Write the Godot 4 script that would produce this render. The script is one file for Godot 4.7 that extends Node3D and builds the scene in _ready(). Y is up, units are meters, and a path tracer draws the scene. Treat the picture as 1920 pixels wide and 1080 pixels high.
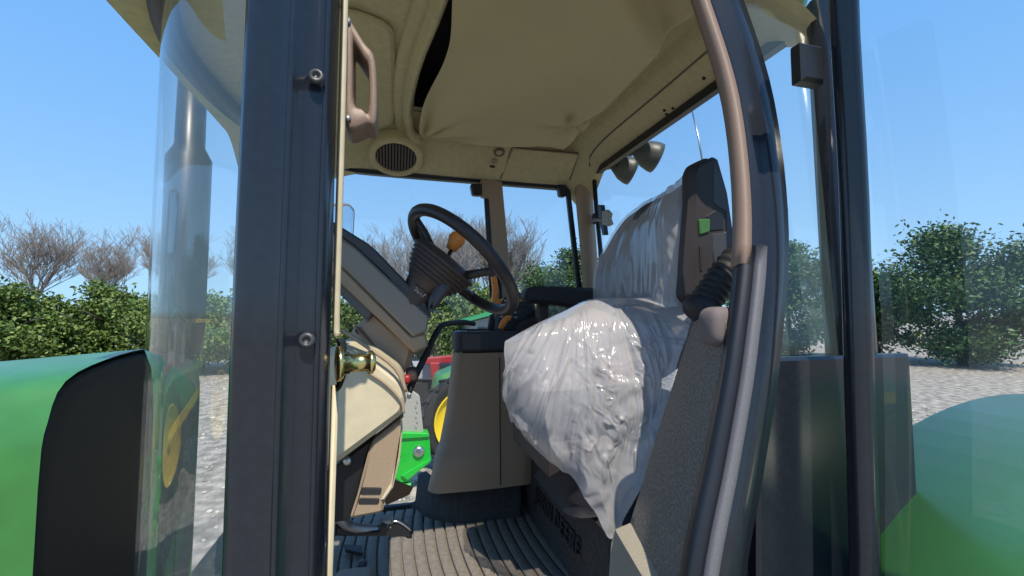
extends Node3D
# A tractor cab seen through its open door. Metres, y up, ground at y = 0, cab floor at y = 1.45.
# The tractor points to -X; its right-hand side is towards -Z.

const CAM := Vector3(0, 2.3, 0)
const YAW := 15.0
const PITCH := 3.5
const FOCAL := 816.0      # pixels of the 1920 x 1080 photograph
const FLOOR := 1.45
var fwd: Vector3
var rgt: Vector3
var upv: Vector3
var M := {}
var counts := {}

# ---------------------------------------------------------------- pixel rays: a pixel gives a direction, a plane gives the distance
func ray(px: float, py: float) -> Vector3:
	return fwd + rgt * (px - 960.0) / FOCAL + upv * (540.0 - py) / FOCAL
func Z(px: float, py: float, z: float) -> Vector3:
	var k := ray(px, py); return CAM + k * ((z - CAM.z) / k.z)
func X(px: float, py: float, x: float) -> Vector3:
	var k := ray(px, py); return CAM + k * ((x - CAM.x) / k.x)
func Y(px: float, py: float, y: float) -> Vector3:
	var k := ray(px, py); return CAM + k * ((y - CAM.y) / k.y)
func Zs(list: Array, z: float) -> Array:
	var r := []
	for p in list: r.append(Z(p[0], p[1], z))
	return r

# ---------------------------------------------------------------- nodes
func numbered(n: String) -> String:
	if not counts.has(n):
		counts[n] = 0
		return n
	counts[n] += 1
	return "%s_%03d" % [n, counts[n]]
func gpos(n: Node) -> Vector3:
	var p := Vector3.ZERO
	while n != self and n is Node3D:
		p += (n as Node3D).position; n = n.get_parent()
	return p
func tag(o: Node, label: String, category: String, group := "") -> void:
	o.set_meta("label", label); o.set_meta("category", category)
	if group != "": o.set_meta("group", group)
func thing(called: String, label: String, category: String, at := Vector3.ZERO, group := "") -> Node3D:
	var o := Node3D.new(); o.name = numbered(called); o.set_meta("base_name", called); add_child(o); o.position = at
	tag(o, label, category, group)
	return o
func put(called: String, st: SurfaceTool, m: Material, parent: Node = self, local := false) -> MeshInstance3D:
	st.generate_normals()
	var o := MeshInstance3D.new(); o.mesh = st.commit(); o.material_override = m
	o.name = called if parent != self else numbered(called)
	parent.add_child(o, true)
	if not local: o.position = -gpos(parent)
	return o
func share(called: String, src: MeshInstance3D, parent: Node, at: Vector3, m: Material = null) -> MeshInstance3D:
	var o := MeshInstance3D.new(); o.mesh = src.mesh; o.material_override = m if m else src.material_override
	o.name = called; parent.add_child(o, true); o.position = at
	return o

# ---------------------------------------------------------------- shapes
func S(group := -1) -> SurfaceTool:
	var st := SurfaceTool.new(); st.begin(Mesh.PRIMITIVE_TRIANGLES); st.set_smooth_group(group)
	return st
func tri(st: SurfaceTool, a: Vector3, b: Vector3, c: Vector3) -> void:
	st.add_vertex(a); st.add_vertex(b); st.add_vertex(c)
func quad(st: SurfaceTool, a: Vector3, b: Vector3, c: Vector3, d: Vector3) -> void:
	tri(st, a, b, c); tri(st, a, c, d)
# round the corners of a flat 2D polygon
func rounded(p: Array, r: float, n := 4) -> Array:
	var out := []
	var k := p.size()
	for i in k:
		var a = p[(i + k - 1) % k]; var b = p[i]; var c = p[(i + 1) % k]
		var d1 = a - b; var d2 = c - b
		var rr = min(r, min(d1.length(), d2.length()) * 0.48)
		var s = b + d1.normalized() * rr; var e = b + d2.normalized() * rr
		for j in n + 1:
			var t := float(j) / n
			out.append(s.lerp(b, t).lerp(b.lerp(e, t), t))
	return out
# an extruded flat outline with rounded corners and a chamfered front and back edge
func slab(st: SurfaceTool, pts: Array, off: Vector3, bevel := 0.004, corner := 0.0, rn := 4) -> void:
	var p: Array = rounded(pts, corner, rn) if corner > 0.0 else pts
	var nrm := off.normalized()
	var u: Vector3 = (p[1] - p[0]).normalized()
	u = (u - nrm * u.dot(nrm)).normalized()
	var v := nrm.cross(u)
	var o: Vector3 = p[0]
	var q := PackedVector2Array(); var w := []
	for a in p:
		q.append(Vector2((a - o).dot(u), (a - o).dot(v))); w.append((a - o).dot(nrm))
	var k := q.size()
	var area := 0.0
	for i in k: area += q[i].cross(q[(i + 1) % k])
	var sgn := 1.0 if area > 0 else -1.0
	var ins := PackedVector2Array()
	for i in k:
		var d1 := (q[i] - q[(i + k - 1) % k]).normalized(); var d2 := (q[(i + 1) % k] - q[i]).normalized()
		var n1 := Vector2(-d1.y, d1.x) * sgn; var n2 := Vector2(-d2.y, d2.x) * sgn
		var m := n1 + n2
		var l := m.length_squared()
		ins.append(q[i] + (m * (2.0 / l) * bevel if l > 0.3 else n1 * bevel))
	var L := off.length()
	var rings := [[ins, 0.0], [q, bevel], [q, L - bevel], [ins, L]] if bevel > 0.0 else [[q, 0.0], [q, L]]
	var P := []
	for rg in rings:
		var row := []
		for i in k: row.append(o + u * rg[0][i].x + v * rg[0][i].y + nrm * (w[i] + rg[1]))
		P.append(row)
	for j in P.size() - 1:
		for i in k:
			var b := (i + 1) % k
			if sgn > 0: quad(st, P[j][i], P[j + 1][i], P[j + 1][b], P[j][b])
			else: quad(st, P[j][i], P[j][b], P[j + 1][b], P[j + 1][i])
	var ix := Geometry2D.triangulate_polygon(q)
	for i in range(0, ix.size(), 3):
		tri(st, P[0][ix[i]], P[0][ix[i + 1]], P[0][ix[i + 2]])
		tri(st, P[-1][ix[i]], P[-1][ix[i + 2]], P[-1][ix[i + 1]])
func box(st: SurfaceTool, c: Vector3, s: Vector3, bevel := 0.004, b := Basis()) -> void:
	var h := s * 0.5
	slab(st, [c + b * Vector3(-h.x, -h.y, h.z), c + b * Vector3(h.x, -h.y, h.z), c + b * Vector3(h.x, h.y, h.z), c + b * Vector3(-h.x, h.y, h.z)], b * Vector3(0, 0, -s.z), bevel)
# a rounded block: a superellipsoid shell (cushions)
func cushion(st: SurfaceTool, c: Vector3, s: Vector3, e := 0.35, b := Basis(), nu := 28, nv := 18) -> void:
	var P := []
	for j in nv + 1:
		var row := []
		var la := -PI / 2 + PI * j / nv
		for i in nu + 1:
			var lo := TAU * i / nu
			var f := func(t: float) -> float: return signf(t) * pow(absf(t), e)
			row.append(c + b * Vector3(f.call(cos(la)) * f.call(cos(lo)) * s.x, f.call(sin(la)) * s.y, f.call(cos(la)) * f.call(sin(lo)) * s.z) * 0.5)
		P.append(row)
	for j in nv:
		for i in nu: quad(st, P[j][i], P[j + 1][i], P[j + 1][i + 1], P[j][i + 1])
func spline(p: Array, n := 6, closed := false) -> Array:
	var out := []
	var k := p.size()
	for i in (k if closed else k - 1):
		var a = p[(i + k - 1) % k] if closed else p[max(i - 1, 0)]
		var b = p[i]; var c = p[(i + 1) % k]
		var d = p[(i + 2) % k] if closed else p[min(i + 2, k - 1)]
		for j in n: out.append(b.cubic_interpolate(c, a, d, float(j) / n))
	if not closed: out.append(p[k - 1])
	return out
func tube(st: SurfaceTool, p: Array, r, sides := 10, closed := false, caps := true) -> void:
	var k := p.size()
	var rings := []
	var nrm := Vector3.ZERO
	for i in k:
		var t: Vector3
		if closed: t = (p[(i + 1) % k] - p[(i + k - 1) % k]).normalized()
		else: t = (p[min(i + 1, k - 1)] - p[max(i - 1, 0)]).normalized()
		if nrm == Vector3.ZERO: nrm = t.cross(Vector3.UP if absf(t.y) < 0.9 else Vector3.RIGHT).normalized()
		nrm = (nrm - t * nrm.dot(t)).normalized()
		var bn := t.cross(nrm)
		var rad: float = r[min(i, r.size() - 1)] if r is Array else r
		var ring := []
		for j in sides:
			var a := TAU * j / sides
			ring.append(p[i] + (nrm * cos(a) + bn * sin(a)) * rad)
		rings.append(ring)
	for i in (k if closed else k - 1):
		var A = rings[i]; var B = rings[(i + 1) % k]
		for j in sides:
			var b := (j + 1) % sides
			quad(st, A[j], A[b], B[b], B[j])
	if caps and not closed:
		for e in [0, k - 1]:
			for j in range(1, sides - 1):
				if e == 0: tri(st, rings[e][0], rings[e][j + 1], rings[e][j])
				else: tri(st, rings[e][0], rings[e][j], rings[e][j + 1])
# sweep a 2D outline (side, up) along a path
func sweep(st: SurfaceTool, p: Array, prof: Array, up: Vector3, closed_prof := true, caps := true, closed := false) -> void:
	var k := p.size(); var m := prof.size()
	var rings := []
	for i in k:
		var t: Vector3
		if closed: t = (p[(i + 1) % k] - p[(i + k - 1) % k]).normalized()
		else: t = (p[min(i + 1, k - 1)] - p[max(i - 1, 0)]).normalized()
		var side := t.cross(up).normalized()
		var uu := side.cross(t).normalized()
		var ring := []
		for q in prof: ring.append(p[i] + side * q.x + uu * q.y)
		rings.append(ring)
	for i in (k if closed else k - 1):
		for j in (m if closed_prof else m - 1):
			var b := (j + 1) % m
			var B = rings[(i + 1) % k]
			quad(st, rings[i][j], rings[i][b], B[b], B[j])
	if caps and closed_prof and not closed:
		var ix := Geometry2D.triangulate_polygon(PackedVector2Array(prof))
		for e in [0, k - 1]:
			for i in range(0, ix.size(), 3): tri(st, rings[e][ix[i]], rings[e][ix[i + 1]], rings[e][ix[i + 2]])
func basis_of(axis: Vector3) -> Basis:
	var y := axis.normalized()
	var x := y.cross(Vector3.RIGHT if absf(y.x) < 0.8 else Vector3.FORWARD).normalized()
	return Basis(x, y, x.cross(y))
# turn a profile of [radius, height] pairs about an axis
func lathe(st: SurfaceTool, o: Vector3, axis: Vector3, prof: Array, n := 24) -> void:
	var b := basis_of(axis)
	for i in prof.size() - 1:
		for j in n:
			var a0 := TAU * j / n; var a1 := TAU * (j + 1) / n
			var d0 := b * Vector3(cos(a0), 0, sin(a0)); var d1 := b * Vector3(cos(a1), 0, sin(a1))
			var y := axis.normalized()
			var p = prof[i]; var q = prof[i + 1]
			var A = o + d0 * p[0] + y * p[1]; var B = o + d1 * p[0] + y * p[1]
			var C = o + d1 * q[0] + y * q[1]; var D = o + d0 * q[0] + y * q[1]
			if p[0] > 0.0: tri(st, A, C, B)
			if q[0] > 0.0: tri(st, A, D, C)
func grid(st: SurfaceTool, f: Callable, nu: int, nv: int, keep = null) -> void:
	var P := []
	for j in nv + 1:
		var row := []
		for i in nu + 1: row.append(f.call(float(i) / nu, float(j) / nv))
		P.append(row)
	for j in nv:
		for i in nu:
			if keep != null and not keep.call((i + 0.5) / nu, (j + 0.5) / nv): continue
			quad(st, P[j][i], P[j][i + 1], P[j + 1][i + 1], P[j + 1][i])
# a sheet of quads over listed corners, thickened by an offset
func shell(st: SurfaceTool, c: Array, quads: Array, off: Vector3) -> void:
	var edges := {}
	for q in quads:
		var n := 10
		for i in n:
			for j in n:
				var f := func(u: float, v: float) -> Vector3: return c[q[0]].lerp(c[q[1]], u).lerp(c[q[3]].lerp(c[q[2]], u), v)
				var u0 := float(i) / n; var u1 := float(i + 1) / n; var v0 := float(j) / n; var v1 := float(j + 1) / n
				quad(st, f.call(u0, v0), f.call(u1, v0), f.call(u1, v1), f.call(u0, v1))
				quad(st, f.call(u0, v0) + off, f.call(u0, v1) + off, f.call(u1, v1) + off, f.call(u1, v0) + off)
		for i in 4:
			var a: int = q[i]; var b: int = q[(i + 1) % 4]
			var key := "%d_%d" % [mini(a, b), maxi(a, b)]
			edges[key] = [] if edges.has(key) else [a, b]
	for e in edges.values():
		if e.size() == 2: quad(st, c[e[0]], c[e[0]] + off, c[e[1]] + off, c[e[1]])
func wall_strip(st: SurfaceTool, path: Array, y0: float, y1: float) -> void:
	for i in path.size() - 1:
		var a: Vector3 = path[i]; var b: Vector3 = path[i + 1]
		quad(st, Vector3(a.x, y0, a.z), Vector3(a.x, y1, a.z), Vector3(b.x, y1, b.z), Vector3(b.x, y0, b.z))

# ---------------------------------------------------------------- materials
func lin(r: float, g: float, b: float, a := 1.0) -> Color:
	var c := Color(r, g, b).linear_to_srgb(); c.a = a
	return c
func mat(c: Color, rough := 0.6, metal := 0.0) -> StandardMaterial3D:
	var m := StandardMaterial3D.new(); m.albedo_color = c; m.roughness = rough; m.metallic = metal
	return m
func noise_tex(freq: float, lo: float, seed_: int, octaves := 4, size := 512, kind := FastNoiseLite.TYPE_SIMPLEX_SMOOTH, tint := Color.WHITE) -> NoiseTexture2D:
	var n := FastNoiseLite.new(); n.noise_type = kind; n.frequency = freq; n.seed = seed_
	n.fractal_octaves = octaves
	var g := Gradient.new(); g.set_color(0, Color(lo, lo, lo)); g.set_color(1, tint)
	var t := NoiseTexture2D.new(); t.width = size; t.height = size; t.seamless = true; t.noise = n; t.color_ramp = g
	return t
func grained(c: Color, rough: float, scale: float, lo: float, freq: float, bump := 0.0, seed_ := 1, octaves := 4) -> StandardMaterial3D:
	var m := mat(c, rough)
	m.albedo_texture = noise_tex(freq, lo, seed_, octaves)
	m.uv1_triplanar = true; m.uv1_world_triplanar = true; m.uv1_scale = Vector3.ONE * scale
	if bump > 0.0:
		m.heightmap_enabled = true; m.heightmap_texture = noise_tex(freq * 1.7, 0.0, seed_ + 7, octaves); m.heightmap_scale = bump
	return m
func make_materials() -> void:
	M.liner = grained(lin(.59, .515, .295), .85, 3.0, .90, .02, .02, 3)
	M.fabric = grained(lin(.56, .485, .28), .92, 6.0, .90, .05, .05, 5)
	M.cream = grained(lin(.60, .53, .37), .55, 4.0, .93, .01, .01, 8)
	M.taupe = grained(lin(.39, .285, .20), .55, 7.0, .88, .06, .02, 11)
	M.brown = grained(lin(.25, .172, .130), .5, 7.0, .90, .05, .02, 12)
	M.dark_brown = grained(lin(.065, .048, .044), .5, 9.0, .85, .05, .02, 14)
	M.wheel = grained(lin(.032, .026, .03), .42, 12.0, .85, .06, .02, 15)
	M.slate = grained(lin(.05, .052, .065), .45, 9.0, .9, .05, .01, 16)
	M.pad = grained(lin(.028, .025, .032), .6, 12.0, .8, .08, .03, 17)
	M.black = mat(lin(.012, .013, .015), .35)
	M.rubber = mat(lin(.016, .017, .019), .6)
	M.gloss_black = grained(lin(.016, .020, .029), .17, 5.0, .88, .02, 0, 61, 3)
	M.recess_shade = mat(lin(.018, .018, .02), .7)  # near-black painted in for the shade inside wells, holes, slots and gaps
	M.seal = mat(lin(.010, .012, .018), .4)
	M.steel = mat(lin(.50, .50, .50), .3, 1.0)
	M.dull_steel = mat(lin(.30, .30, .31), .45, .8)
	M.brass = mat(lin(.72, .58, .25), .22, 1.0)
	M.grey_metal = grained(lin(.16, .16, .18), .5, 9.0, .8, .05, .01, 19)
	M.orange = mat(lin(.85, .27, .04), .45)
	M.green_tag = mat(lin(.045, .15, .04), .5)
	M.red = mat(lin(.30, .02, .025), .45)
	M.amber = mat(lin(.75, .24, .03), .3)
	M.jade = grained(lin(.030, .20, .028), .34, 1.3, .9, .02, 0, 51, 6)
	M.jade.clearcoat_enabled = true
	M.bright_green = mat(lin(.008, .42, .03), .3)
	M.yellow = mat(lin(.75, .55, .02), .4)
	M.grey_plate = grained(lin(.40, .40, .35), .6, 4.0, .85, .03, 0, 22)
	M.carpet = grained(lin(.40, .36, .315), 1.0, 5.0, .5, .05, .35, 23, 5)
	M.mat_rubber = grained(lin(.235, .21, .18), .75, 3.5, .78, .02, .02, 24, 5)
	M.mat_dark = grained(lin(.075, .068, .064), .8, 3.0, .6, .03, .05, 25)
	M.rust = grained(lin(.33, .18, .09), .8, 5.0, .6, .05, .03, 26)
	M.seat = grained(lin(.20, .165, .165), .8, 14.0, .8, .08, .05, 27)
	M.letter = mat(lin(.42, .40, .38), .5)
	M.emboss = mat(lin(.018, .017, .018), .6)
	M.ridge = M.dark_brown
	M.speaker = mat(lin(.13, .105, .085), .7)
	M.film = StandardMaterial3D.new()
	M.film.albedo_color = lin(.90, .91, .96, .33); M.film.transparency = BaseMaterial3D.TRANSPARENCY_ALPHA
	M.film.roughness = .13; M.film.cull_mode = BaseMaterial3D.CULL_DISABLED
	M.film.backlight_enabled = true; M.film.backlight = Color(.5, .5, .52)
	M.glass = StandardMaterial3D.new()
	M.glass.albedo_color = Color(.75, .88, .86, .05); M.glass.transparency = BaseMaterial3D.TRANSPARENCY_ALPHA
	M.glass.roughness = .0; M.glass.cull_mode = BaseMaterial3D.CULL_DISABLED
	M.mirror = mat(Color(.9, .92, .94), .03, 1.0)
	M.tyre = grained(lin(.028, .028, .03), .8, 5.0, .6, .05, .03, 30)
	M.ground = grained(lin(.52, .475, .41), .95, .33, .5, .02, .4, 31, 8)
	M.grass = mat(lin(.05, .10, .02), .9)
	M.grass.vertex_color_use_as_albedo = true; M.grass.albedo_color = Color.WHITE
	M.bark = grained(lin(.15, .13, .115), .9, 3.0, .6, .05, .1, 33)
	M.twig = mat(lin(.26, .23, .205), .9)
	M.leaf = StandardMaterial3D.new(); M.leaf.vertex_color_use_as_albedo = true; M.leaf.roughness = .6
	M.leaf.backlight_enabled = true; M.leaf.backlight = Color(.25, .3, .12); M.leaf.cull_mode = BaseMaterial3D.CULL_DISABLED
	M.shed = grained(lin(.36, .37, .38), .7, 1.0, .85, .03, 0, 36)
	M.shed_roof = mat(lin(.03, .25, .09), .5)
	M.brick_wall = grained(lin(.20, .12, .09), .85, 1.0, .7, .04, 0, 37)
	M.lamp = mat(lin(.05, .055, .055), .45)
	M.putty = grained(lin(.36, .33, .27), .6, 5.0, .9, .03, .01, 44)
	M.bolt = mat(lin(.07, .07, .075), .45, .5)
	M.tan = grained(lin(.36, .27, .185), .55, 7.0, .9, .05, .02, 52)
	M.armrest = grained(lin(.036, .028, .028), .55, 9.0, .85, .05, .02, 63)
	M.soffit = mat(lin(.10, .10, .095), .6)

func _ready() -> void:
	# ------------------------------------------------------------ camera, sky, sun, exposure
	var cam := Camera3D.new(); cam.name = "camera"; add_child(cam)
	cam.fov = rad_to_deg(2.0 * atan(540.0 / FOCAL)); cam.far = 400.0; cam.near = 0.02
	cam.position = CAM; cam.rotation = Vector3(deg_to_rad(PITCH), -deg_to_rad(YAW), 0)
	cam.current = true
	var b := cam.basis
	fwd = -b.z; rgt = b.x; upv = b.y
	var we := WorldEnvironment.new(); we.name = "world_environment"; add_child(we)
	var env := Environment.new(); we.environment = env
	env.background_mode = Environment.BG_SKY; env.tonemap_mode = Environment.TONE_MAPPER_LINEAR
	env.tonemap_exposure = 1.2
	env.sdfgi_enabled = true; env.ssao_enabled = true; env.ssil_enabled = true
	var sm := ProceduralSkyMaterial.new()
	sm.sky_top_color = Color(.40, .64, .90); sm.sky_horizon_color = Color(.68, .85, .97); sm.sky_curve = .18
	sm.ground_bottom_color = Color(.45, .42, .38); sm.ground_horizon_color = Color(.62, .60, .55)
	sm.sky_energy_multiplier = 1.0
	var sky := Sky.new(); sky.sky_material = sm; env.sky = sky
	var sun := DirectionalLight3D.new(); sun.name = "sun"; add_child(sun)
	sun.light_energy = 1.5; sun.light_color = Color(1.0, .955, .88); sun.light_angular_distance = .5; sun.shadow_enabled = true
	sun.look_at_from_position(Vector3(.07, 1.45, 1.0) * 20.0, Vector3.ZERO, Vector3.UP)
	make_materials()
	build_ground()
	build_gravel()
	build_tractor()
	build_ceiling()
	build_door()
	build_dash()
	build_wheel()
	build_console()
	build_seat()
	build_small()
	build_yard()
	build_trees()

# ================================================================ ground
func build_ground() -> void:
	var st := S(0)
	var n := FastNoiseLite.new(); n.seed = 4; n.frequency = .35
	var f := func(u: float, v: float) -> Vector3:
		var x := (u - .5); var z := (v - .5)
		var X_ := signf(x) * pow(absf(x) * 2.0, 2.2) * 300.0; var Z_ := signf(z) * pow(absf(z) * 2.0, 2.2) * 300.0
		return Vector3(X_, n.get_noise_2d(X_, Z_) * .025, Z_)
	grid(st, f, 90, 90)
	var o := put("ground", st, M.ground)
	o.set_meta("kind", "structure"); o.set_meta("label", "pale dusty gravel yard around the tractor"); o.set_meta("category", "ground")

func build_gravel() -> void:
	var rng := RandomNumberGenerator.new(); rng.seed = 15
	var sp := SphereMesh.new(); sp.radius = 1.0; sp.height = 1.5; sp.radial_segments = 7; sp.rings = 4
	var mm := MultiMesh.new(); mm.transform_format = MultiMesh.TRANSFORM_3D; mm.use_colors = true; mm.mesh = sp; mm.instance_count = 14000
	for i in 14000:
		var z := -2.6 - 22.0 * pow(rng.randf(), 1.6)
		var x := rng.randf_range(-8.0, 13.0)
		var r := rng.randf_range(.008, .03) * (1.0 if rng.randf() < .93 else 1.8)
		var bs := Basis(Vector3(rng.randfn(), rng.randfn(), rng.randfn()).normalized(), rng.randf() * TAU).scaled(Vector3(r * rng.randf_range(.7, 1.3), r * .7, r * rng.randf_range(.7, 1.3)))
		mm.set_instance_transform(i, Transform3D(bs, Vector3(x, r * .2, z)))
		var t := rng.randf_range(.22, .55)
		mm.set_instance_color(i, Color(t, t * .94, t * .85))
	var o := MultiMeshInstance3D.new(); o.multimesh = mm; o.name = "gravel"; add_child(o)
	var m := StandardMaterial3D.new(); m.vertex_color_use_as_albedo = true; m.roughness = .9; o.material_override = m
	o.set_meta("kind", "stuff"); o.set_meta("label", "loose pale stones scattered over the yard"); o.set_meta("category", "gravel")

# ================================================================ the tractor's fixed body
var tractor: Node3D
var glass_path: Array
func build_tractor() -> void:
	tractor = thing("tractor", "green farm tractor with tan cab interior, seen through its open side door", "tractor", Vector3(0, 0, -1.33))
	var T := tractor
	# floor plate, mat and its ribs
	var st := S()
	box(st, Vector3(.15, FLOOR - .09, -1.36), Vector3(1.62, .12, 1.42), .01)
	put("floor_plate", st, M.mat_dark, T)
	st = S()
	slab(st, [Vector3(-.42, FLOOR - .03, -.72), Vector3(.92, FLOOR - .03, -.72), Vector3(.92, FLOOR - .03, -2.0), Vector3(-.30, FLOOR - .03, -2.0)], Vector3(0, .022, 0), .004)
	var fm := put("floor_mat", st, M.mat_rubber, T)
	for i in 24:
		var x0 := -.36 + i * .0415
		var path := []
		for j in 15:
			var t := j / 14.0
			var z := lerpf(-2.0, -.74, t)
			var d := z + 1.70
			path.append(Vector3(x0 + .22 * d * d + (.035 * (x0 + .1) * clampf(-d, -1, 1)), FLOOR - .006, z))
		st = S(0)
		var hw := .0178
		sweep(st, path, [Vector2(-hw, -.004), Vector2(-hw, .009), Vector2(-hw + .003, .0115), Vector2(hw - .003, .0115), Vector2(hw, .009), Vector2(hw, -.004)], Vector3.UP)
		put("rib", st, M.mat_rubber, fm)
	# turned-up mat edge under the console and along the far side
	st = S(0)
	sweep(st, spline([Vector3(.10, FLOOR, -2.05), Vector3(.12, FLOOR, -1.98), Vector3(.16, FLOOR, -1.90), Vector3(.26, FLOOR, -1.83), Vector3(.40, FLOOR, -1.82), Vector3(.53, FLOOR, -1.82)], 5), [Vector2(.03, -.01), Vector2(.0, .02), Vector2(-.012, .13), Vector2(-.05, .14), Vector2(-.07, -.01)], Vector3.UP)
	put("mat_lip", st, M.mat_dark, T)
	# raised platform in front of and below the seat with embossed lettering
	st = S()
	slab(st, [Vector3(.56, FLOOR, -1.10), Vector3(.98, FLOOR, -1.10), Vector3(.98, FLOOR + .27, -1.10), Vector3(.60, FLOOR + .27, -1.10), Vector3(.57, FLOOR + .25, -1.10)], Vector3(0, 0, -.92), .012)
	var pl := put("seat_platform", st, M.mat_dark, T)
	var tm := TextMesh.new(); tm.text = "JOHN DEERE"; tm.font_size = 40; tm.pixel_size = .0019; tm.depth = .006
	var sf := SystemFont.new(); sf.font_names = PackedStringArray(["Droid Sans"]); sf.font_weight = 700; tm.font = sf
	var tx := MeshInstance3D.new(); tx.mesh = tm; tx.material_override = M.emboss; tx.name = "lettering"; pl.add_child(tx)
	tx.transform = Transform3D(Basis(Vector3(0, 0, 1), Vector3(.12, 1, 0).normalized(), Vector3(-1, .12, 0).normalized()), Vector3(.560, FLOOR + .13, -1.50))
	# front door pillar: glossy black, ribbed, bolted, with a cream inner strip
	var pr := [Vector2(-.178, -.66), Vector2(-.178, -.56), Vector2(-.170, -.548), Vector2(-.150, -.546), Vector2(-.1275, -.546), Vector2(-.1255, -.541), Vector2(-.1225, -.5385), Vector2(-.1195, -.541), Vector2(-.1175, -.547),
		Vector2(-.098, -.553), Vector2(-.0905, -.555), Vector2(-.0885, -.5515), Vector2(-.0855, -.551), Vector2(-.083, -.556), Vector2(-.0765, -.575), Vector2(-.0785, -.59), Vector2(-.089, -.66)]
	st = S(0)
	var rows := []
	for i in 13:
		var y := lerpf(1.15, 3.02, i / 12.0)
		var row := []
		for q in pr: row.append(Vector3(q.x + .0015 * sin(y * 5.0), y, q.y))
		rows.append(row)
	for i in 12:
		for j in pr.size():
			var k := (j + 1) % pr.size()
			quad(st, rows[i][j], rows[i][k], rows[i + 1][k], rows[i + 1][j])
	var fp := put("front_pillar", st, M.gloss_black, T)
	for yy in [[593, 142], [575, 638]]:
		var c := Z(yy[0], yy[1], -.541)
		st = S(0)
		lathe(st, c + Vector3(0, 0, -.004), Vector3(0, 0, 1), [[.009, 0], [.009, .003], [.0078, .0055], [.0042, .0065], [.0038, .004], [0, .004]], 18)
		put("bolt", st, M.bolt, fp)
	st = S(0)
	tube(st, spline([Vector3(-.0805, 3.0, -.668), Vector3(-.0805, 2.6, -.668), Vector3(-.0815, 2.3, -.668), Z(634, 622, -.668)], 5), .0052, 10)
	put("door_edge_strip", st, M.cream, fp)
	st = S(0)
	tube(st, [Z(628, 722, -.668), Vector3(-.083, 1.9, -.668), Vector3(-.083, 1.2, -.668)], .0052, 10)
	put("door_edge_strip", st, M.cream, fp)
	st = S()
	slab(st, [Vector3(-.175, 1.2, -.662), Vector3(-.092, 1.2, -.662), Vector3(-.092, 3.0, -.662), Vector3(-.175, 3.0, -.662)], Vector3(0, 0, -.04), .006)
	put("pillar_trim", st, M.seal, fp)
	# rear door pillar: bows back in the middle; brown inside trim, black seal, grey sill strip
	var bow := spline([Vector3(.36, 1.30, -.60), Vector3(.372, 1.60, -.60), Z(1278, 1080, -.61), Z(1325, 850, -.63), Z(1362, 640, -.65), Z(1383, 420, -.68), Z(1362, 190, -.72), Z(1305, 0, -.75), Z(1270, -100, -.76)], 6)
	st = S(0)
	sweep(st, bow.slice(0, 30), [Vector2(.012, -.02), Vector2(.004, .002), Vector2(.008, .012), Vector2(.04, .016), Vector2(.04, -.02)], Vector3(0, 0, 1))
	var rp := put("rear_pillar_seal", st, M.seal, T)
	st = S(0)
	sweep(st, bow.slice(28), [Vector2(.006, -.020), Vector2(.001, -.008), Vector2(.002, .004), Vector2(.008, .012), Vector2(.020, .014), Vector2(.022, -.020)], Vector3(0, 0, 1))
	put("pillar_trim", st, M.brown, rp)
	st = S(0)
	sweep(st, bow.slice(0, 30), [Vector2(.028, .0), Vector2(.026, .022), Vector2(.030, .026), Vector2(.044, .026), Vector2(.048, .02), Vector2(.050, .0)], Vector3(0, 0, 1))
	put("sill_strip", st, M.grey_metal, rp)
	st = S(0)
	sweep(st, bow, [Vector2(.022, -.018), Vector2(.022, .006), Vector2(.028, .012), Vector2(.06, .012), Vector2(.066, .016), Vector2(.105, .016), Vector2(.112, .0), Vector2(.112, -.05), Vector2(.055, -.05)], Vector3(0, 0, 1))
	put("rear_pillar", st, M.gloss_black, T)
	# glazing line: left front pillar -> curved windshield -> right side -> rear
	var front := spline([Vector3(-.17, 0, -.63), Vector3(-.36, 0, -.80), Vector3(-.50, 0, -1.10), Vector3(-.53, 0, -1.36), Vector3(-.49, 0, -1.66), Vector3(-.36, 0, -1.93), Vector3(-.22, 0, -2.04), Vector3(.0, 0, -2.06)], 6)
	var side := [Vector3(.0, 0, -2.06), Vector3(.2, 0, -2.062), Vector3(.47, 0, -2.062), Vector3(.84, 0, -2.06)]
	glass_path = front.duplicate(); glass_path.append_array(side.slice(1))
	st = S(0); wall_strip(st, front, 1.44, 2.96); put("windshield_glass", st, M.glass, T)
	st = S(0); wall_strip(st, [side[0], side[1], Vector3(.44, 0, -2.062)], 1.44, 2.96); put("side_glass", st, M.glass, T)
	st = S(0); wall_strip(st, [Vector3(.50, 0, -2.062), Vector3(.86, 0, -2.06)], 2.1, 2.96); put("quarter_glass", st, M.glass, T)
	# seals along the top of the glazing
	var top := []
	for p in glass_path: top.append(Vector3(p.x, 2.955, p.z))
	top.append(Vector3(.86, 2.962, -2.05))
	st = S(0)
	sweep(st, top, [Vector2(-.03, -.012), Vector2(.012, -.014), Vector2(.022, -.004), Vector2(.022, .018), Vector2(-.03, .03)], Vector3.UP)
	put("window_header_seal", st, M.seal, T)
	var low := []
	for p in front: low.append(Vector3(p.x, 1.435, p.z))
	low.append(Vector3(.2, 1.435, -2.062)); low.append(Vector3(.9, 1.435, -2.062))
	st = S(0)
	sweep(st, low, [Vector2(-.03, -.10), Vector2(.02, -.10), Vector2(.02, .012), Vector2(-.01, .02), Vector2(-.03, .01)], Vector3.UP)
	put("window_sill_seal", st, M.seal, T)
	# lower side wall behind the console
	st = S()
	slab(st, [Vector3(.16, 1.45, -2.03), Vector3(.95, 1.45, -2.03), Vector3(.95, 2.13, -2.03), Vector3(.30, 2.13, -2.03)], Vector3(0, 0, -.025), .004)
	put("side_wall", st, M.taupe, T)
	# post in the right-hand side
	st = S()
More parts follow.
